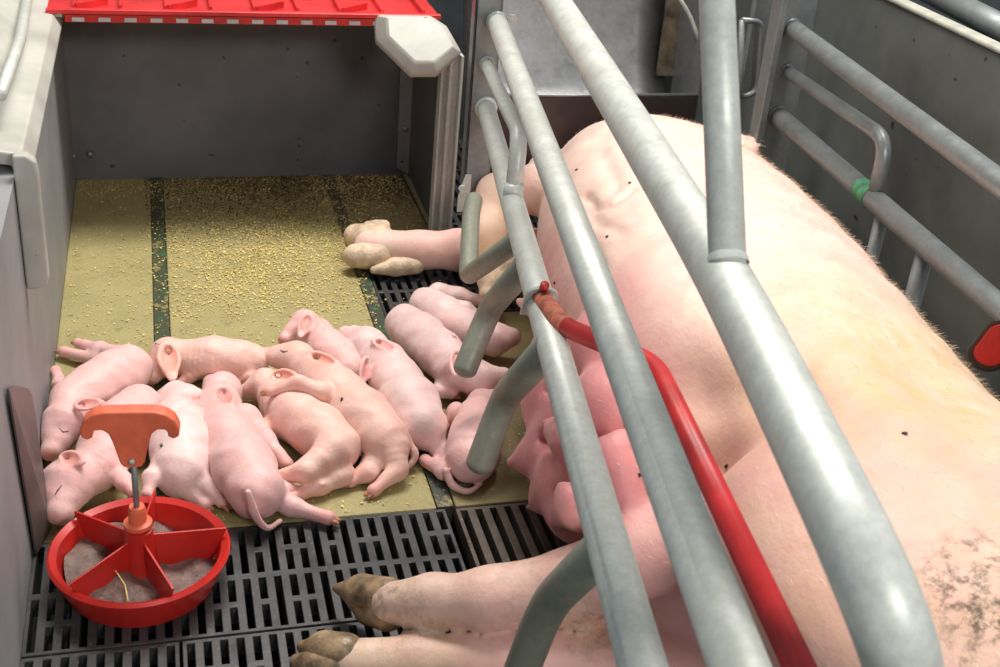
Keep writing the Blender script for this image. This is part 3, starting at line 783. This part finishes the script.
# ================================================================== SOW
def sow_x(y, tab): return np.interp(y, [t[0] for t in tab], [t[1] for t in tab])
ys_ = [.56, .62, .75, .9, 1.1, 1.4, 1.7, 2.0, 2.2, 2.35, 2.45, 2.55]
XL = [.76, .68, .62, .66, .66, .58, .60, .66, .72, .80, .86, .95]
XR = [.78, .86, .96, 1.01, 1.05, 1.11, 1.165, 1.195, 1.185, 1.13, 1.05, .97]
ZT = [.25, .32, .40, .44, .45, .45, .44, .42, .40, .36, .30, .22]
ZB = [.15, .06, .0, -.02, -.02, -.02, -.02, -.02, -.01, .0, .02, .1]
fs = Field((.12, .45, -.02), (1.36, 2.80, .52), .0085)
X = fs.ax[0][:, None, None]; Y = fs.ax[1][None, :, None]; Z = fs.ax[2][None, None, :]
yy = fs.ax[1]
def sm_i(T):
    v = np.interp(yy, ys_, T); kk = np.exp(-(np.arange(-14, 15) / 6.) ** 2); kk /= kk.sum()
    return np.convolve(np.pad(v, 14, 'edge'), kk, 'valid')[None, :, None]
xl, xr, zt, zb = sm_i(XL), sm_i(XR), sm_i(ZT), sm_i(ZB)
ac = np.maximum((xr - xl) / 2, .01); xc = (xl + xr) / 2; bc_ = np.maximum((zt - zb) / 2, .01); zc = (zt + zb) / 2
u = np.abs(X - xc) / ac; w = np.abs(Z - zc) / bc_
rho = (u ** 2.25 + w ** 2.25) ** (1 / 2.25)
d = (rho - 1) * np.minimum(ac, bc_)
d = np.where(Y < .56, np.maximum(d, .56 - Y), d); d = np.where(Y > 2.55, np.maximum(d, Y - 2.55), d)
fs.F = d.astype(np.float32)
def S(px, py, z, r): p = at(px, py, z); return (p[0], p[1], p[2], r)
# head, lying beyond the shoulder
fs.ell((.96, 2.42, .15), (.14, .16, .145), k=.06); fs.cone((.94, 2.50, .14), (.90, 2.66, .10), .095, .06, .04)
fs.cone((.90, 2.66, .10), (.895, 2.69, .098), .055, .052, .01)
for (b, t, nv) in (((1.03, 2.42, .25), tuple(at(757, 146, .30)), (0, -.6, .8)), ((.90, 2.45, .20), (.84, 2.56, .14), (0, .3, .9))):
    b = np.array(b); t = np.array(t); fs.ell((b + t) / 2, (np.linalg.norm(t - b) * .56, .055, .014), frame(t - b, nv), k=.02)
def limb(P, k=.02, kn=.0015, kb=.05, x0=.60, x1=.76, extra=None):
    g = Field((.12, .45, -.02), (1.36, 2.80, .52), .0085); g.chain(P, k)
    if extra: g.ell(*extra[:2], k=.05)
    kk = (kn + (kb - kn) * np.clip((X - x0) / (x1 - x0), 0, 1)).astype(np.float32)
    hh = np.maximum(kk - np.abs(fs.F - g.F), 0) / kk
    fs.F = (np.minimum(fs.F, g.F) - hh * hh * kk * .25).astype(np.float32)
# forelegs: the lower one stretched out, the upper one folded
limb([(.92, 2.15, .16, .12), S(620, 262, .10, .080), S(530, 255, .085, .052), S(460, 250, .058, .043), S(420, 250, .050, .039), S(372, 247, .048, .040)], x0=.72, x1=.86)
limb([(.90, 2.12, .28, .13), S(600, 178, .27, .068), S(545, 188, .25, .052), S(497, 194, .22, .040), S(486, 232, .17, .036), S(493, 262, .12, .033)], x0=.74, x1=.88)
# hind legs: the lower one first, then the upper one over it
limb([(.82, .85, .12, .12), (.68, .96, .09, .085), S(620, 672, .055, .055), S(520, 666, .045, .042), S(420, 664, .040, .035), S(350, 661, .036, .029)], x0=.64, x1=.80)
limb([(.80, .95, .30, .15), (.68, 1.05, .24, .11), S(640, 572, .18, .070), S(575, 586, .135, .048), S(490, 598, .115, .038), S(430, 602, .095, .032), S(392, 603, .078, .029)], x0=.58, x1=.74, extra=((.80, .88, .34), (.25, .27, .12)))
fs.cone((.70, .58, .30), (.66, .50, .22), .018, .010, .02)      # tail
fs.cone(at(618, 616, .13), at(715, 628, .20), .022, .040, .03, cut=True)     # dark fold between the thighs
# udder: rows of glands along the belly with their teats
gl = [(565, 500, .12, .075), (552, 455, .12, .08), (548, 405, .14, .085), (560, 355, .15, .08), (560, 310, .17, .07), (590, 280, .16, .06),
      (602, 470, .27, .06), (592, 410, .27, .065), (585, 350, .28, .06)]
for (a, b, z, r) in gl:
    p = at(a, b, z) + np.array([.022, .0, .0]); fs.ell(p, (r * .75, r * .95, r * .9), k=.04)
te = [((565, 452, .12), (512, 462, .07), .050), ((560, 405, .15), (528, 382, .13), .042), ((572, 482, .12), (533, 506, .045), .050), ((556, 312, .14), (520, 302, .11), .038),
      ((575, 440, .22), (548, 424, .20), .035), ((590, 305, .24), (560, 288, .22), .030), ((592, 392, .26), (566, 392, .27), .028), ((568, 352, .17), (537, 343, .14), .036), ((585, 500, .20), (556, 520, .12), .04)]
g = Field((.12, .45, -.02), (1.36, 2.80, .52), .0085)
for a, b, rr0 in te:
    a = at(*a); b = at(*b); m_ = a * .38 + b * .62
    g.cone(a, m_, rr0 * 1.15, rr0 * .55, .012); g.cone(m_, b, rr0 * .50, .0095, .014); g.cone(b, b + (b - m_) * .2, .0085, .0080, .004)
kk = .022; hh = np.maximum(kk - np.abs(fs.F - g.F), 0) / kk; fs.F = (np.minimum(fs.F, g.F) - hh * hh * kk * .25).astype(np.float32)
# skin folds between the glands
for a, b, r in (((548, 440, .15), (610, 440, .30), .010), ((535, 420, .10), (570, 375, .24), .009), ((545, 365, .15), (600, 330, .30), .009), ((560, 490, .12), (610, 520, .28), .010), ((560, 470, .2), (600, 495, .28), .008), ((530, 335, .1), (575, 330, .24), .008)):
    fs.cone(at(*a), at(*b), r, r * .6, .025, cut=True)
zf = fs.ax[2][None, None, :]
fs.F = np.maximum(fs.F, -(zf - .001)).astype(np.float32)        # rests on the floor
fs.F[0] = fs.F[-1] = .05; fs.F[:, 0] = fs.F[:, -1] = .05; fs.F[:, :, -1] = .05; fs.F[:, :, 0] = .05
V, Q = fs.mesh(2)
def vnormals(V, Q):
    N = np.zeros_like(V); fn = np.cross(V[Q[:, 1]] - V[Q[:, 0]], V[Q[:, 2]] - V[Q[:, 0]])
    for i in range(4):
        for ax in range(3): N[:, ax] += np.bincount(Q[:, i], fn[:, ax], len(V))
    return N / (np.linalg.norm(N, axis=1)[:, None] + 1e-12)
_t0 = BVHTree.FromPolygons([Vector(v) for v in V], [tuple(int(i) for i in q) for q in Q]); _N = vnormals(V, Q)
if (_N[:, 2] * (V[:, 2] > .3)).sum() < 0: _N = -_N
def crease(px, width, depth):
    global V
    P = []
    for a, b in px:
        rr_ = ray(a, b); hh_ = _t0.ray_cast(Vector((0, 0, CAMH)), Vector(rr_ / np.linalg.norm(rr_)))
        if hh_[0] is not None: P.append(np.array(hh_[0]))
    dmin = np.full(len(V), 9.)
    for a, b in zip(P[:-1], P[1:]):
        if np.linalg.norm(a - b) > .25: continue
        ab = b - a; t = np.clip((V - a) @ ab / (ab @ ab + 1e-12), 0, 1); dmin = np.minimum(dmin, np.linalg.norm(V - a - t[:, None] * ab, axis=1))
    V = V - _N * (depth * np.exp(-(dmin / width) ** 2))[:, None]
for px, w_, d_ in (([(600, 152), (612, 170), (616, 190)], .014, .006), ([(584, 196), (596, 207), (612, 203), (630, 190)], .010, .010), ([(575, 238), (590, 250), (600, 268)], .014, .008),
                   ([(586, 208), (600, 225), (620, 232)], .012, .006), ([(690, 380), (712, 420), (722, 465)], .045, .014), ([(700, 395), (740, 385), (800, 410)], .04, .010),
                   ([(640, 455), (668, 520), (690, 590)], .03, .012), ([(905, 350), (935, 380), (975, 440)], .05, .016), ([(690, 575), (705, 610), (735, 655)], .012, .008), ([(704, 560), (722, 600), (755, 660)], .010, .006),
                   ([(720, 230), (760, 300), (770, 370)], .06, .010)):
    crease(px, w_, d_)
V = V + (np.sin(V[:, [1]] * 31 + V[:, [0]] * 17) * np.sin(V[:, [0]] * 37 - V[:, [1]] * 11 + 1) * .0022 + np.sin(V[:, [1]] * 83 + 3 * np.sin(V[:, [0]] * 29)) * .0007) * np.array([[.5, 0, 1.]]) * (V[:, [2]] > .12)
pink = np.zeros(len(V)); dirt = np.zeros(len(V)); yel = np.zeros(len(V))
for (a, b, z, r) in gl: pink = np.maximum(pink, .95 * near(V, at(a, b, z), r * 1.0, .12))
pink = np.maximum(pink, .6 * near(V, (.62, 1.05, .3), .1, .25)); pink = np.maximum(pink, .55 * near(V, (.68, .92, .42), .05, .2)); pink = np.maximum(pink, .45 * near(V, at(560, 200, .2), .05, .1))
pink = np.maximum(pink, .40 * near(V, (.6, .85, .3), .1, .25)); pink = np.maximum(pink, .6 * near(V, at(560, 240, .12), .04, .08))
for p in ((640, 640, .12), (520, 650, .06), (460, 250, .05)): pink = np.maximum(pink, .35 * near(V, at(*p), .08, .1))
yel = np.maximum(yel, 1.0 * near(V, (.90, 1.10, .42), .10, .30)); yel = np.maximum(yel, .5 * near(V, at(900, 560, .42), .1, .25))
yel = np.maximum(yel, 1.0 * near(V, at(491, 262, .12), .05, .05)); yel = np.maximum(yel, .5 * near(V, at(484, 215, .2), .04, .06))
yel = np.maximum(yel, .55 * near(V, at(1000, 400, .3), .1, .15))
for p in ((400, 605, .06), (480, 600, .08), (560, 590, .11), (350, 655, .05), (430, 655, .05), (600, 600, .12)): yel = np.maximum(yel, .5 * near(V, at(*p), .05, .06))
dirt = np.maximum(dirt, 1.6 * near(V, at(990, 600, .42), .03, .05)); dirt = np.maximum(dirt, .7 * near(V, at(1000, 655, .42), .03, .06))
for p in ((560, 590, .11), (520, 600, .09), (600, 605, .12), (400, 615, .06)): dirt = np.maximum(dirt, .5 * near(V, at(*p), .05, .05))
dirt = np.maximum(dirt, .4 * near(V, at(440, 625, .04), .04, .05))
so = np.array([.85, 1.5, 0.])
sow = fast_mesh('sow', V, Q, 'skin_sow', origin=so)
set_mask(sow, np.stack([pink, dirt, yel], 1))
tag(sow, 'large pale pink sow lying on her side, belly and teats towards the piglets', 'pig')
tree = BVHTree.FromPolygons([Vector(v) for v in V], [tuple(int(i) for i in q) for q in Q])

def blob(name, prims, h, mat, parent, sm_=1):
    """small implicit part; prims: ('c', a, b, ra, rb, k) / ('e', c, r, R, k) / '-c' and '-e' cut"""
    P = []
    for p in prims:
        if p[0][-1] == 'c': P += [np.asarray(p[1]) - max(p[3], p[4]), np.asarray(p[1]) + max(p[3], p[4]), np.asarray(p[2]) - max(p[3], p[4]), np.asarray(p[2]) + max(p[3], p[4])]
        else: P += [np.asarray(p[1]) - max(p[2]), np.asarray(p[1]) + max(p[2])]
    P = np.array(P); f = Field(P.min(0) - 3 * h, P.max(0) + 3 * h, h)
    for p in prims:
        if p[0][-1] == 'c': f.cone(p[1], p[2], p[3], p[4], p[5], cut=p[0][0] == '-')
        else: f.ell(p[1], p[2], p[3], p[4], cut=p[0][0] == '-')
    v, q = f.mesh(sm_); return fast_mesh(name, v, q, mat, parent)
def trotter(points, mat, h=.003, kind='hoof'):
    """points: list of (base, tip, r_base, r_tip): each claw its own part"""
    for b, t, rb, rt in points:
        b = at(*b); t = at(*t); mid = b * .5 + t * .5
        blob(kind, [('c', b, mid, rb, rb * .95, .004), ('c', mid, t, rb * .93, rt, .004)], h, mat, sow)
trotter([((388, 597, .078), (336, 588, .040), .026, .006), ((388, 614, .062), (352, 604, .028), .023, .007)], 'horn')
trotter([((446, 628, .045), (470, 633, .040), .012, .006), ((440, 616, .05), (428, 632, .034), .012, .007)], 'horn_yellow', kind='dewclaw')
trotter([((345, 653, .044), (303, 647, .026), .026, .009), ((338, 668, .030), (297, 661, .018), .024, .010)], 'horn')
trotter([((380, 240, .060), (356, 236, .054), .034, .027), ((380, 254, .042), (355, 256, .038), .032, .026)], 'horn_yellow')
trotter([((415, 264, .030), (374, 270, .022), .022, .009), ((384, 226, .080), (368, 226, .074), .014, .011)], 'horn_yellow', kind='dewclaw')
trotter([((495, 266, .12), (488, 292, .085), .031, .018), ((507, 262, .12), (504, 285, .085), .025, .013)], 'horn_yellow')
# green marker on the back
# bristles
Vn = len(V); Nrm = np.zeros((Vn, 3)); A = V[Q[:, 0]]; B = V[Q[:, 1]]; Cc = V[Q[:, 2]]; fn = np.cross(B - A, Cc - A)
for i in range(4):
    for ax in range(3): Nrm[:, ax] += np.bincount(Q[:, i], fn[:, ax], Vn)
Nrm /= np.linalg.norm(Nrm, axis=1)[:, None] + 1e-12
wgt = np.clip((V[:, 0] - .75) / .3, .05, 1) * (V[:, 2] > .18) * (Nrm[:, 2] > -.3) * (V[:, 1] > .55)
wgt = wgt / wgt.sum(); nh = 16000
ix = nrng.choice(Vn, nh, p=wgt)
P0 = V[ix] + nrng.normal(0, .004, (nh, 3)) * (1 - np.abs(Nrm[ix])); n0 = Nrm[ix]
lay = np.tile(np.array([[.25, -1., .0]]), (nh, 1)) + nrng.normal(0, .25, (nh, 3))
back = np.clip((V[ix][:, 0] - 1.05) / .15, 0, 1)[:, None]
dirv = lay * (1 - .35 * back) + n0 * (.30 + .20 * back); dirv /= np.linalg.norm(dirv, axis=1)[:, None]
L = nrng.uniform(.008, .018, (nh, 1)) * (1 + .1 * back)
side = np.cross(dirv, n0); side /= np.linalg.norm(side, axis=1)[:, None] + 1e-9
wd = .00028
P1 = P0 + dirv * L * .6; P2 = P0 + (dirv * 1.0 - n0 * .12) * L
P0 = P0 - n0 * .001
HV = np.stack([P0 - side * wd, P0 + side * wd, P1 + side * wd * .8, P1 - side * wd * .8, P2 + side * wd * .2, P2 - side * wd * .2], 1).reshape(-1, 3)
base = np.arange(nh)[:, None] * 6
HF = np.concatenate([base + np.array([[0, 1, 2, 3]]), base + np.array([[3, 2, 4, 5]])])
o = fast_mesh('bristles', HV, HF, 'bristle', sow); o['kind'] = 'stuff'; o['label'] = 'fine pale yellow bristles along the back'

def hit(px, py):
    r = ray(px, py); r = r / np.linalg.norm(r)
    return tree.ray_cast(Vector((0, 0, CAMH)), Vector(r))

# ================================================================== PIGLETS
PIG = []
def piglet(label, mat, spine, head, snout, ears, legs, tail=None, eye=None, up=(0, 0, 1), tint=()):
    W = lambda t: np.array(list(at(t[0], t[1], t[2])) + [t[3]])
    sp = [W(t) for t in spine]; hd = W(head); sn = W(snout)
    pts = np.array([p[:3] for p in sp] + [hd[:3], sn[:3]] + [at(*q[:3]) for l in legs for q in l] + ([at(*q[:3]) for q in tail] if tail else []))
    h = .0023
    lo = pts.min(0) - .065; hi = pts.max(0) + .065; lo[2] = -.008
    f = Field(lo, hi, h)
    f.chain(sp, .018)
    # neck and skull
    f.cone(sp[0][:3], hd[:3], sp[0][3] * .9, hd[3] * .92, .02)
    dv = sn[:3] - hd[:3]; dl = np.linalg.norm(dv); dv /= dl
    f.cone(hd[:3], hd[:3] + dv * dl * .55, hd[3], hd[3] * .66, .012)
    f.cone(hd[:3] + dv * dl * .4, sn[:3], hd[3] * .66, sn[3], .012)
    f.cone(sn[:3], sn[:3] + dv * .004, sn[3] * 1.08, sn[3] * 1.06, .002)
    w = np.cross(dv, np.asarray(up, float)); w /= np.linalg.norm(w); upv = np.cross(w, dv)
    tip = sn[:3] + dv * (.004 + sn[3] * 1.0)
    for s in (-1, 1): f.ell(tip + w * s * sn[3] * .36, (.0032, .0032, .0032), k=.001, cut=True)
    mo = sn[:3] - upv * sn[3] * .95 + dv * sn[3] * .2
    f.cone(mo, mo - dv * .022 + w * .006, .0016, .0012, .002, cut=True)
    earm = []
    for (b, t, nv, wid) in ears:
        b = at(*b); t = at(*t); ln = np.linalg.norm(t - b); Rm = frame(t - b, nv); c = (b + t) / 2
        f.ell(c - Rm[0] * ln * .10, (ln * .52, wid, .0062), Rm, .005)
        f.ell(c + Rm[0] * ln * .30, (ln * .34, wid * .58, .0042), Rm, .006)
        f.ell(c + Rm[2] * .0066 - Rm[0] * ln * .06, (ln * .44, wid * .74, .0066), Rm, .002, cut=True)
        f.ell(c - Rm[0] * ln * .30 + Rm[2] * .002, (wid * .50, wid * .34, .008), Rm, .002, cut=True)
        earm.append((c + Rm[2] * .003, ln * .5, Rm, c - Rm[0] * ln * .30, wid))
    hooves = []
    for l in legs:
        P = [W(t) for t in l]; g = Field(lo, hi, h); g.chain(P, .012)
        g.cone(P[-1][:3], P[-1][:3] + (P[-1][:3] - P[-2][:3]) * .02, P[-1][3] * 1.12, P[-1][3] * 1.1, .004)
        kk = .0065; hh = np.maximum(kk - np.abs(f.F - g.F), 0) / kk; f.F = np.minimum(f.F, g.F) - hh * hh * kk * .25
        hooves.append((P[-2][:3], P[-1][:3], P[-1][3]))
    if tail:
        T = [np.array(q) for q in fillet([at(*q[:3]) for q in tail], .02, 4)]
        for i in range(len(T) - 1):
            r0 = .0054 - .0020 * i / len(T); f.cone(T[i], T[i + 1], r0, r0 - .0002, .004)
    zf = f.ax[2][None, None, :]; f.F = np.maximum(f.F, -(zf - .001)).astype(np.float32)
    f.F[0] = f.F[-1] = .05; f.F[:, 0] = f.F[:, -1] = .05; f.F[:, :, -1] = .05; f.F[:, :, 0] = .05
    V, Q = f.mesh(2); N_ = vnormals(V, Q)
    if (N_[:, 2] * (V[:, 2] > sp[1][2])).sum() < 0: N_ = -N_
    ax_ = sp[1][:3] - sp[0][:3]; ax_ /= np.linalg.norm(ax_)
    wr = near(V, sp[0][:3], .03, .03) * np.sin((V - sp[0][:3]) @ ax_ * 620 + 2.0 * np.sin(V[:, 2] * 60)) * .0002
    for hv, l in zip(hooves, legs):
        q0 = W(l[0])[:3]; q1 = W(l[1])[:3]; la_ = (q1 - q0) / np.linalg.norm(q1 - q0)
        wr = wr + near(V, q0 * .5 + q1 * .5, .015, .02) * np.sin((V - q0) @ la_ * 560 + np.sin(V[:, 0] * 90)) * .0003
    lump = np.sin(V[:, 0] * 97 + 1.3 * np.sin(V[:, 1] * 71)) * np.sin(V[:, 1] * 113 + V[:, 2] * 60) * .0011
    V = V + N_ * (wr + lump)[:, None] * (V[:, [2]] > .004)
    pk = np.zeros(len(V)); dt = np.zeros(len(V)); ye = np.zeros(len(V))
    for c, rr_, Rm, b, wd_ in earm:
        loc = (V - c) @ Rm.T; m = (np.abs(loc[:, 2] + .001) < .0048) & ((loc[:, 0] / (rr_ * .80)) ** 2 + (loc[:, 1] / (wd_ * .70)) ** 2 < 1)
        pk = np.maximum(pk, np.where(m, .85, 0)); pk = np.maximum(pk, .35 * near(V, c, rr_ * .7, .012))
        dt = np.maximum(dt, 1.0 * near(V, b - Rm[2] * .003, .004, .004))
    pk = np.maximum(pk, .75 * near(V, tip, .008, .012))
    for hv in hooves: pk = np.maximum(pk, .45 * near(V, hv[1], .012, .02))
    for (u_, v_, z_, r_, s_) in tint: pk = np.maximum(pk, s_ * near(V, at(u_, v_, z_), r_, .02))
    org = np.array([sp[1][0], sp[1][1], 0.])
    o = fast_mesh('piglet', V, Q, mat, origin=org)
    set_mask(o, np.stack([pk, dt, ye], 1)); tag(o, label, 'piglet', 'litter of sleeping piglets')
    for a, b, r in hooves:
        d = b - a; d /= np.linalg.norm(d); s = np.cross(d, (0, 0, 1.)); s /= np.linalg.norm(s) + 1e-9
        pr = []
        for k_ in (-1, 1):
            q = b + s * k_ * r * .42; pr.append(('c', q + d * r * .45, q + d * r * 1.75 - np.array([0, 0, .001]), r * .60, r * .32, .0005))
        blob('hoof', pr, .0016, 'horn_pig', o)
    if eye:
        tr = BVHTree.FromPolygons([Vector(v) for v in V], [tuple(int(i) for i in q) for q in Q])
        E = []
        for (a, b) in eye:
            r = ray(a, b); r /= np.linalg.norm(r); hh = tr.ray_cast(Vector((0, 0, CAMH)), Vector(r))
            if hh[0] is not None: E.append(np.array(hh[0]))
        if len(E) > 1: MB().tube(E, [.0006] + [.0013] * (len(E) - 2) + [.0006], 8).build('closed_eye', 'eye', o, smooth=True)
    PIG.append(o); return o
UPN = (0, -.55, .83)
# 1: at the wall, top left
piglet('piglet lying against the left wall, rump up and head down, topmost on the left', 'skin_pink',
       [(74, 402, .05, .036), (92, 391, .05, .041), (113, 378, .052, .043), (128, 369, .05, .042)], (63, 424, .05, .033), (52, 449, .035, .016),
       [((76, 406, .086), (102, 402, .085), UPN, .012)],
       [[(128, 358, .045, .022), (100, 350, .03, .013), (78, 343, .018, .0085)], [(120, 368, .03, .02), (98, 360, .02, .013), (64, 352, .015, .009)], [(70, 392, .03, .018), (60, 385, .03, .011), (56, 371, .03, .009)]],
       eye=[(59, 428), (63, 432), (69, 431)])
# 2: upper, head left, body right
piglet('piglet lying sideways across the top, its big ear towards the left, against the yellow mat', 'skin_peach',
       [(195, 359, .038, .031), (212, 358, .040, .036), (235, 360, .038, .034), (252, 361, .036, .031)], (168, 356, .042, .032), (154, 374, .022, .015),
       [((167, 344, .080), (172, 377, .052), (.05, -.85, .5), .021)],
       [[(198, 368, .03, .016), (190, 376, .02, .011), (182, 382, .012, .008)], [(255, 365, .03, .018), (250, 378, .02, .012), (238, 382, .014, .008)]],
       eye=[(151, 344), (155, 343), (160, 345)])
# 3: lower left, face toward the pan
piglet('piglet with its face towards the viewer, lowest on the left beside the grey wall', 'skin_pink',
       [(98, 466, .044, .035), (108, 448, .048, .042), (122, 428, .05, .044), (138, 410, .05, .042)], (67, 485, .046, .039), (61, 509, .032, .020),
       [((62, 456, .088), (83, 463, .088), (0,-.5,.85), .015)],
       [[(112, 470, .04, .02), (124, 482, .04, .012), (133, 492, .035, .008)]],
       eye=[(55, 495), (58, 490), (62, 485)])
# 4: white one between 3 and 5
piglet('whitest piglet of the left group, behind the orange pan handle', 'skin_white',
       [(186, 408, .05, .036), (180, 425, .052, .042), (182, 446, .052, .046), (182, 470, .046, .043)], (176, 400, .045, .030), (160, 400, .025, .014),
       [((204, 398, .075), (190, 405, .085), UPN, .012)],
       [[(188, 468, .045, .024), (203, 484, .035, .014), (222, 502, .016, .009)], [(165, 462, .045, .020), (152, 478, .05, .012), (148, 494, .04, .008)], [(180, 478, .03, .02), (192, 492, .025, .012), (205, 504, .014, .008)]],
       tint=[(196, 404, .08, .012, .7)])
# 5: big piglet seen from above, head up, tail down
piglet('long pink piglet with a round ear on top, tail hanging over the floor slots', 'skin_pink',
       [(217, 412, .046, .039), (227, 438, .05, .043), (243, 466, .052, .046), (256, 491, .048, .043)], (222, 391, .045, .032), (212, 384, .020, .015),
       [((220, 388, .084), (230, 408, .083), (0, -.45, .9), .0165)],
       [[(246, 418, .055, .024), (266, 440, .035, .014), (286, 464, .018, .0105)], [(268, 492, .035, .026), (292, 507, .02, .014), (328, 518, .014, .0095)], [(262, 478, .03, .022), (285, 490, .02, .012), (300, 492, .014, .008)]],
       tail=[(248, 492, .085), (256, 518, .04), (267, 530, .012), (280, 521, .010)])
# 6: belly-up sleeper with a stained back
piglet('peach piglet on its side showing belly and hind legs, left of the long central one', 'skin_peach',
       [(282, 402, .043, .036), (296, 416, .046, .041), (319, 432, .046, .042), (338, 447, .042, .038)], (266, 385, .042, .028), (248, 391, .024, .014),
       [((273, 375, .076), (297, 377, .078), (0, -.7, .7), .0135)],
       [[(278, 415, .04, .020), (266, 430, .03, .013), (257, 436, .02, .0085)], [(334, 450, .052, .032), (306, 470, .045, .017), (272, 480, .025, .010)], [(342, 474, .022, .020), (320, 486, .018, .013), (291, 498, .012, .010)]],
       tail=[(367, 450, .035), (363, 468, .018), (345, 479, .012), (322, 484, .030)], tint=[(300, 447, .03, .012, .6)])
# 7: centre, long diagonal
piglet('long piglet lying diagonally in the centre, foreleg over its neighbour, tail curled', 'skin_peach',
       [(318, 375, .058, .036), (338, 394, .058, .042), (362, 416, .055, .045), (383, 438, .048, .042)], (296, 358, .055, .030), (268, 356, .045, .014),
       [((310, 355, .092), (339, 366, .092), (0, -.75, .66), .0140)],
       [[(322, 392, .085, .018), (299, 383, .098, .012), (270, 391, .085, .008)], [(393, 448, .045, .028), (398, 470, .025, .015), (374, 490, .012, .009)], [(380, 455, .03, .024), (368, 473, .018, .014), (351, 481, .012, .009)]],
       tail=[(408, 438, .05), (417, 458, .022), (405, 470, .008), (386, 472, .008)],
       eye=[(280, 350), (284, 352), (288, 351)])
# 8: small upper centre
piglet('piglet furthest back on the yellow mat, only head and shoulders showing', 'skin_pink',
       [(316, 337, .042, .032), (328, 349, .04, .034), (340, 360, .036, .034), (350, 372, .034, .030)], (305, 326, .042, .030), (287, 338, .035, .013),
       [((309, 315, .079), (301, 335, .070), (0, -.5, .85), .0155)], [], tint=[(308, 322, .07, .02, .25)])
# 9: centre right
piglet('white piglet right of centre with two open ears, face turned up to the left', 'skin_white',
       [(386, 364, .052, .038), (396, 382, .052, .043), (410, 404, .052, .047), (422, 425, .048, .042)], (367, 345, .052, .034), (347, 334, .045, .014),
       [((374, 340, .094), (397, 352, .092), (.1, -.6, .8), .0125), ((367, 358, .088), (362, 384, .062), (.6, -.6, .4), .0140)],
       [[(432, 440, .03, .022), (441, 451, .02, .013), (436, 462, .013, .008)]], tint=[(362, 372, .07, .015, .6)])
# 10: right, under the prong
piglet('piglet with its head under the end of the bent prong, rump to the upper left', 'skin_white',
       [(455, 368, .052, .037), (440, 353, .054, .040), (422, 337, .054, .041), (405, 324, .05, .038)], (478, 378, .050, .032), (501, 377, .040, .016),
       [((458, 352, .098), (455, 374, .082), (.2, -.6, .8), .0150)],
       [[(448, 378, .035, .020), (440, 390, .025, .012), (452, 394, .018, .009)]], tint=[(455, 362, .09, .012, .5)])
# 11: furthest right, snout to the udder
piglet('piglet furthest right with its snout against the udder and hind legs on the slats', 'skin_white',
       [(478, 333, .044, .032), (461, 326, .046, .034), (443, 316, .046, .037), (427, 305, .045, .036)], (494, 339, .050, .033), (509, 337, .050, .018),
       [((447, 335, .092), (465, 349, .090), (0, -.6, .8), .0105)],
       [[(438, 294, .03, .024), (458, 295, .03, .015), (484, 302, .03, .011)], [(452, 308, .04, .022), (466, 309, .04, .013), (484, 318, .03, .010)]])
# 12: small curled piglet by the udder
piglet('smallest curled piglet on the brown mat beside the udder, tail curled under', 'skin_pink',
       [(478, 418, .040, .034), (476, 436, .044, .040), (474, 450, .044, .042), (471, 460, .042, .038)], (482, 404, .034, .026), (496, 396, .022, .013),
       [], [[(455, 455, .03, .022), (444, 471, .02, .013), (426, 461, .014, .0095)], [(462, 418, .03, .020), (456, 412, .022, .014), (452, 422, .02, .010)]],
       tail=[(446, 470, .035), (451, 486, .010), (468, 493, .007), (481, 484, .012)])

# ------------------------------------------------------------------ flies
def fly(px, py, tr, label, group):
    r = ray(px, py); r /= np.linalg.norm(r); h = tr.ray_cast(Vector((0, 0, CAMH)), Vector(r))
    if h[0] is None: return
    p = np.array(h[0]); n = np.array(h[1]); a = rnd.uniform(0, 6.28)
    x = np.cross(n, (math.cos(a), math.sin(a), .1)); x /= np.linalg.norm(x); y = np.cross(n, x)
    p = p + n * .0012; ms = MB()
    ms.tube([p - x * .0034, p - x * .0022, p, p + x * .0015, p + x * .0026], [.0004, .0013, .0015, .0012, .0006], 8)
    for s in (-1, 1):
        ms.add([p + n * .0012, p + n * .001 - x * .0042 + y * s * .001, p + n * .001 - x * .0036 + y * s * .0026, p + n * .0011 + y * s * .0016], [(0, 1, 2, 3)])
        for k_ in (-1, 0, 1): ms.tube([p + x * k_ * .001, p + x * k_ * .0022 + y * s * .0026 - n * .0012], .0002, 4)
    tag(ms.build('fly', 'fly', origin=p), label, 'fly', group)
for u_, v_ in ((630, 183), (577, 170), (607, 237), (555, 283), (904, 434), (727, 466), (648, 491), (640, 475), (625, 425)):
    fly(u_, v_, tree, 'tiny black fly sitting on the pale skin of the sow', 'flies on the sow')
dg = bpy.context.evaluated_depsgraph_get()
for i, (u_, v_) in ((3, (162, 446)), (6, (342, 400)), (3, (163, 447))):
    o = PIG[i]; tr = BVHTree.FromPolygons([Vector(v.co) + o.location for v in o.data.vertices], [tuple(p.vertices) for p in o.data.polygons])
    if (u_, v_) != (163, 447): fly(u_, v_, tr, 'tiny black fly sitting on the %s' % ('whitest piglet behind the pan handle' if i == 3 else 'long diagonal piglet in the centre'), None)

# fittings belong to the part they sit on
RE = {'handle_screw': 'handle', 'edge_mark': 'edge_rail', 'bolt': 'post', 'foot_bracket': 'post', 'weld_collar': 'loop_bar', 'green_paint_mark': 'lower_rail', 'bracket_bolt': 'corner_bracket', 'red_nut': 'clamp_plate', 'collar': 'hub', 'front_lip': 'front_panel'}
for o in list(bpy.data.objects):
    if o.parent is None: continue
    k = o.name.split('.')[0]; t = RE.get(k)
    if k == 'weld_ring': t = 'brace' if o.parent == top else 'post'
    if t:
        for s_ in o.parent.children:
            if s_.name.split('.')[0] == t: o.parent = s_; break
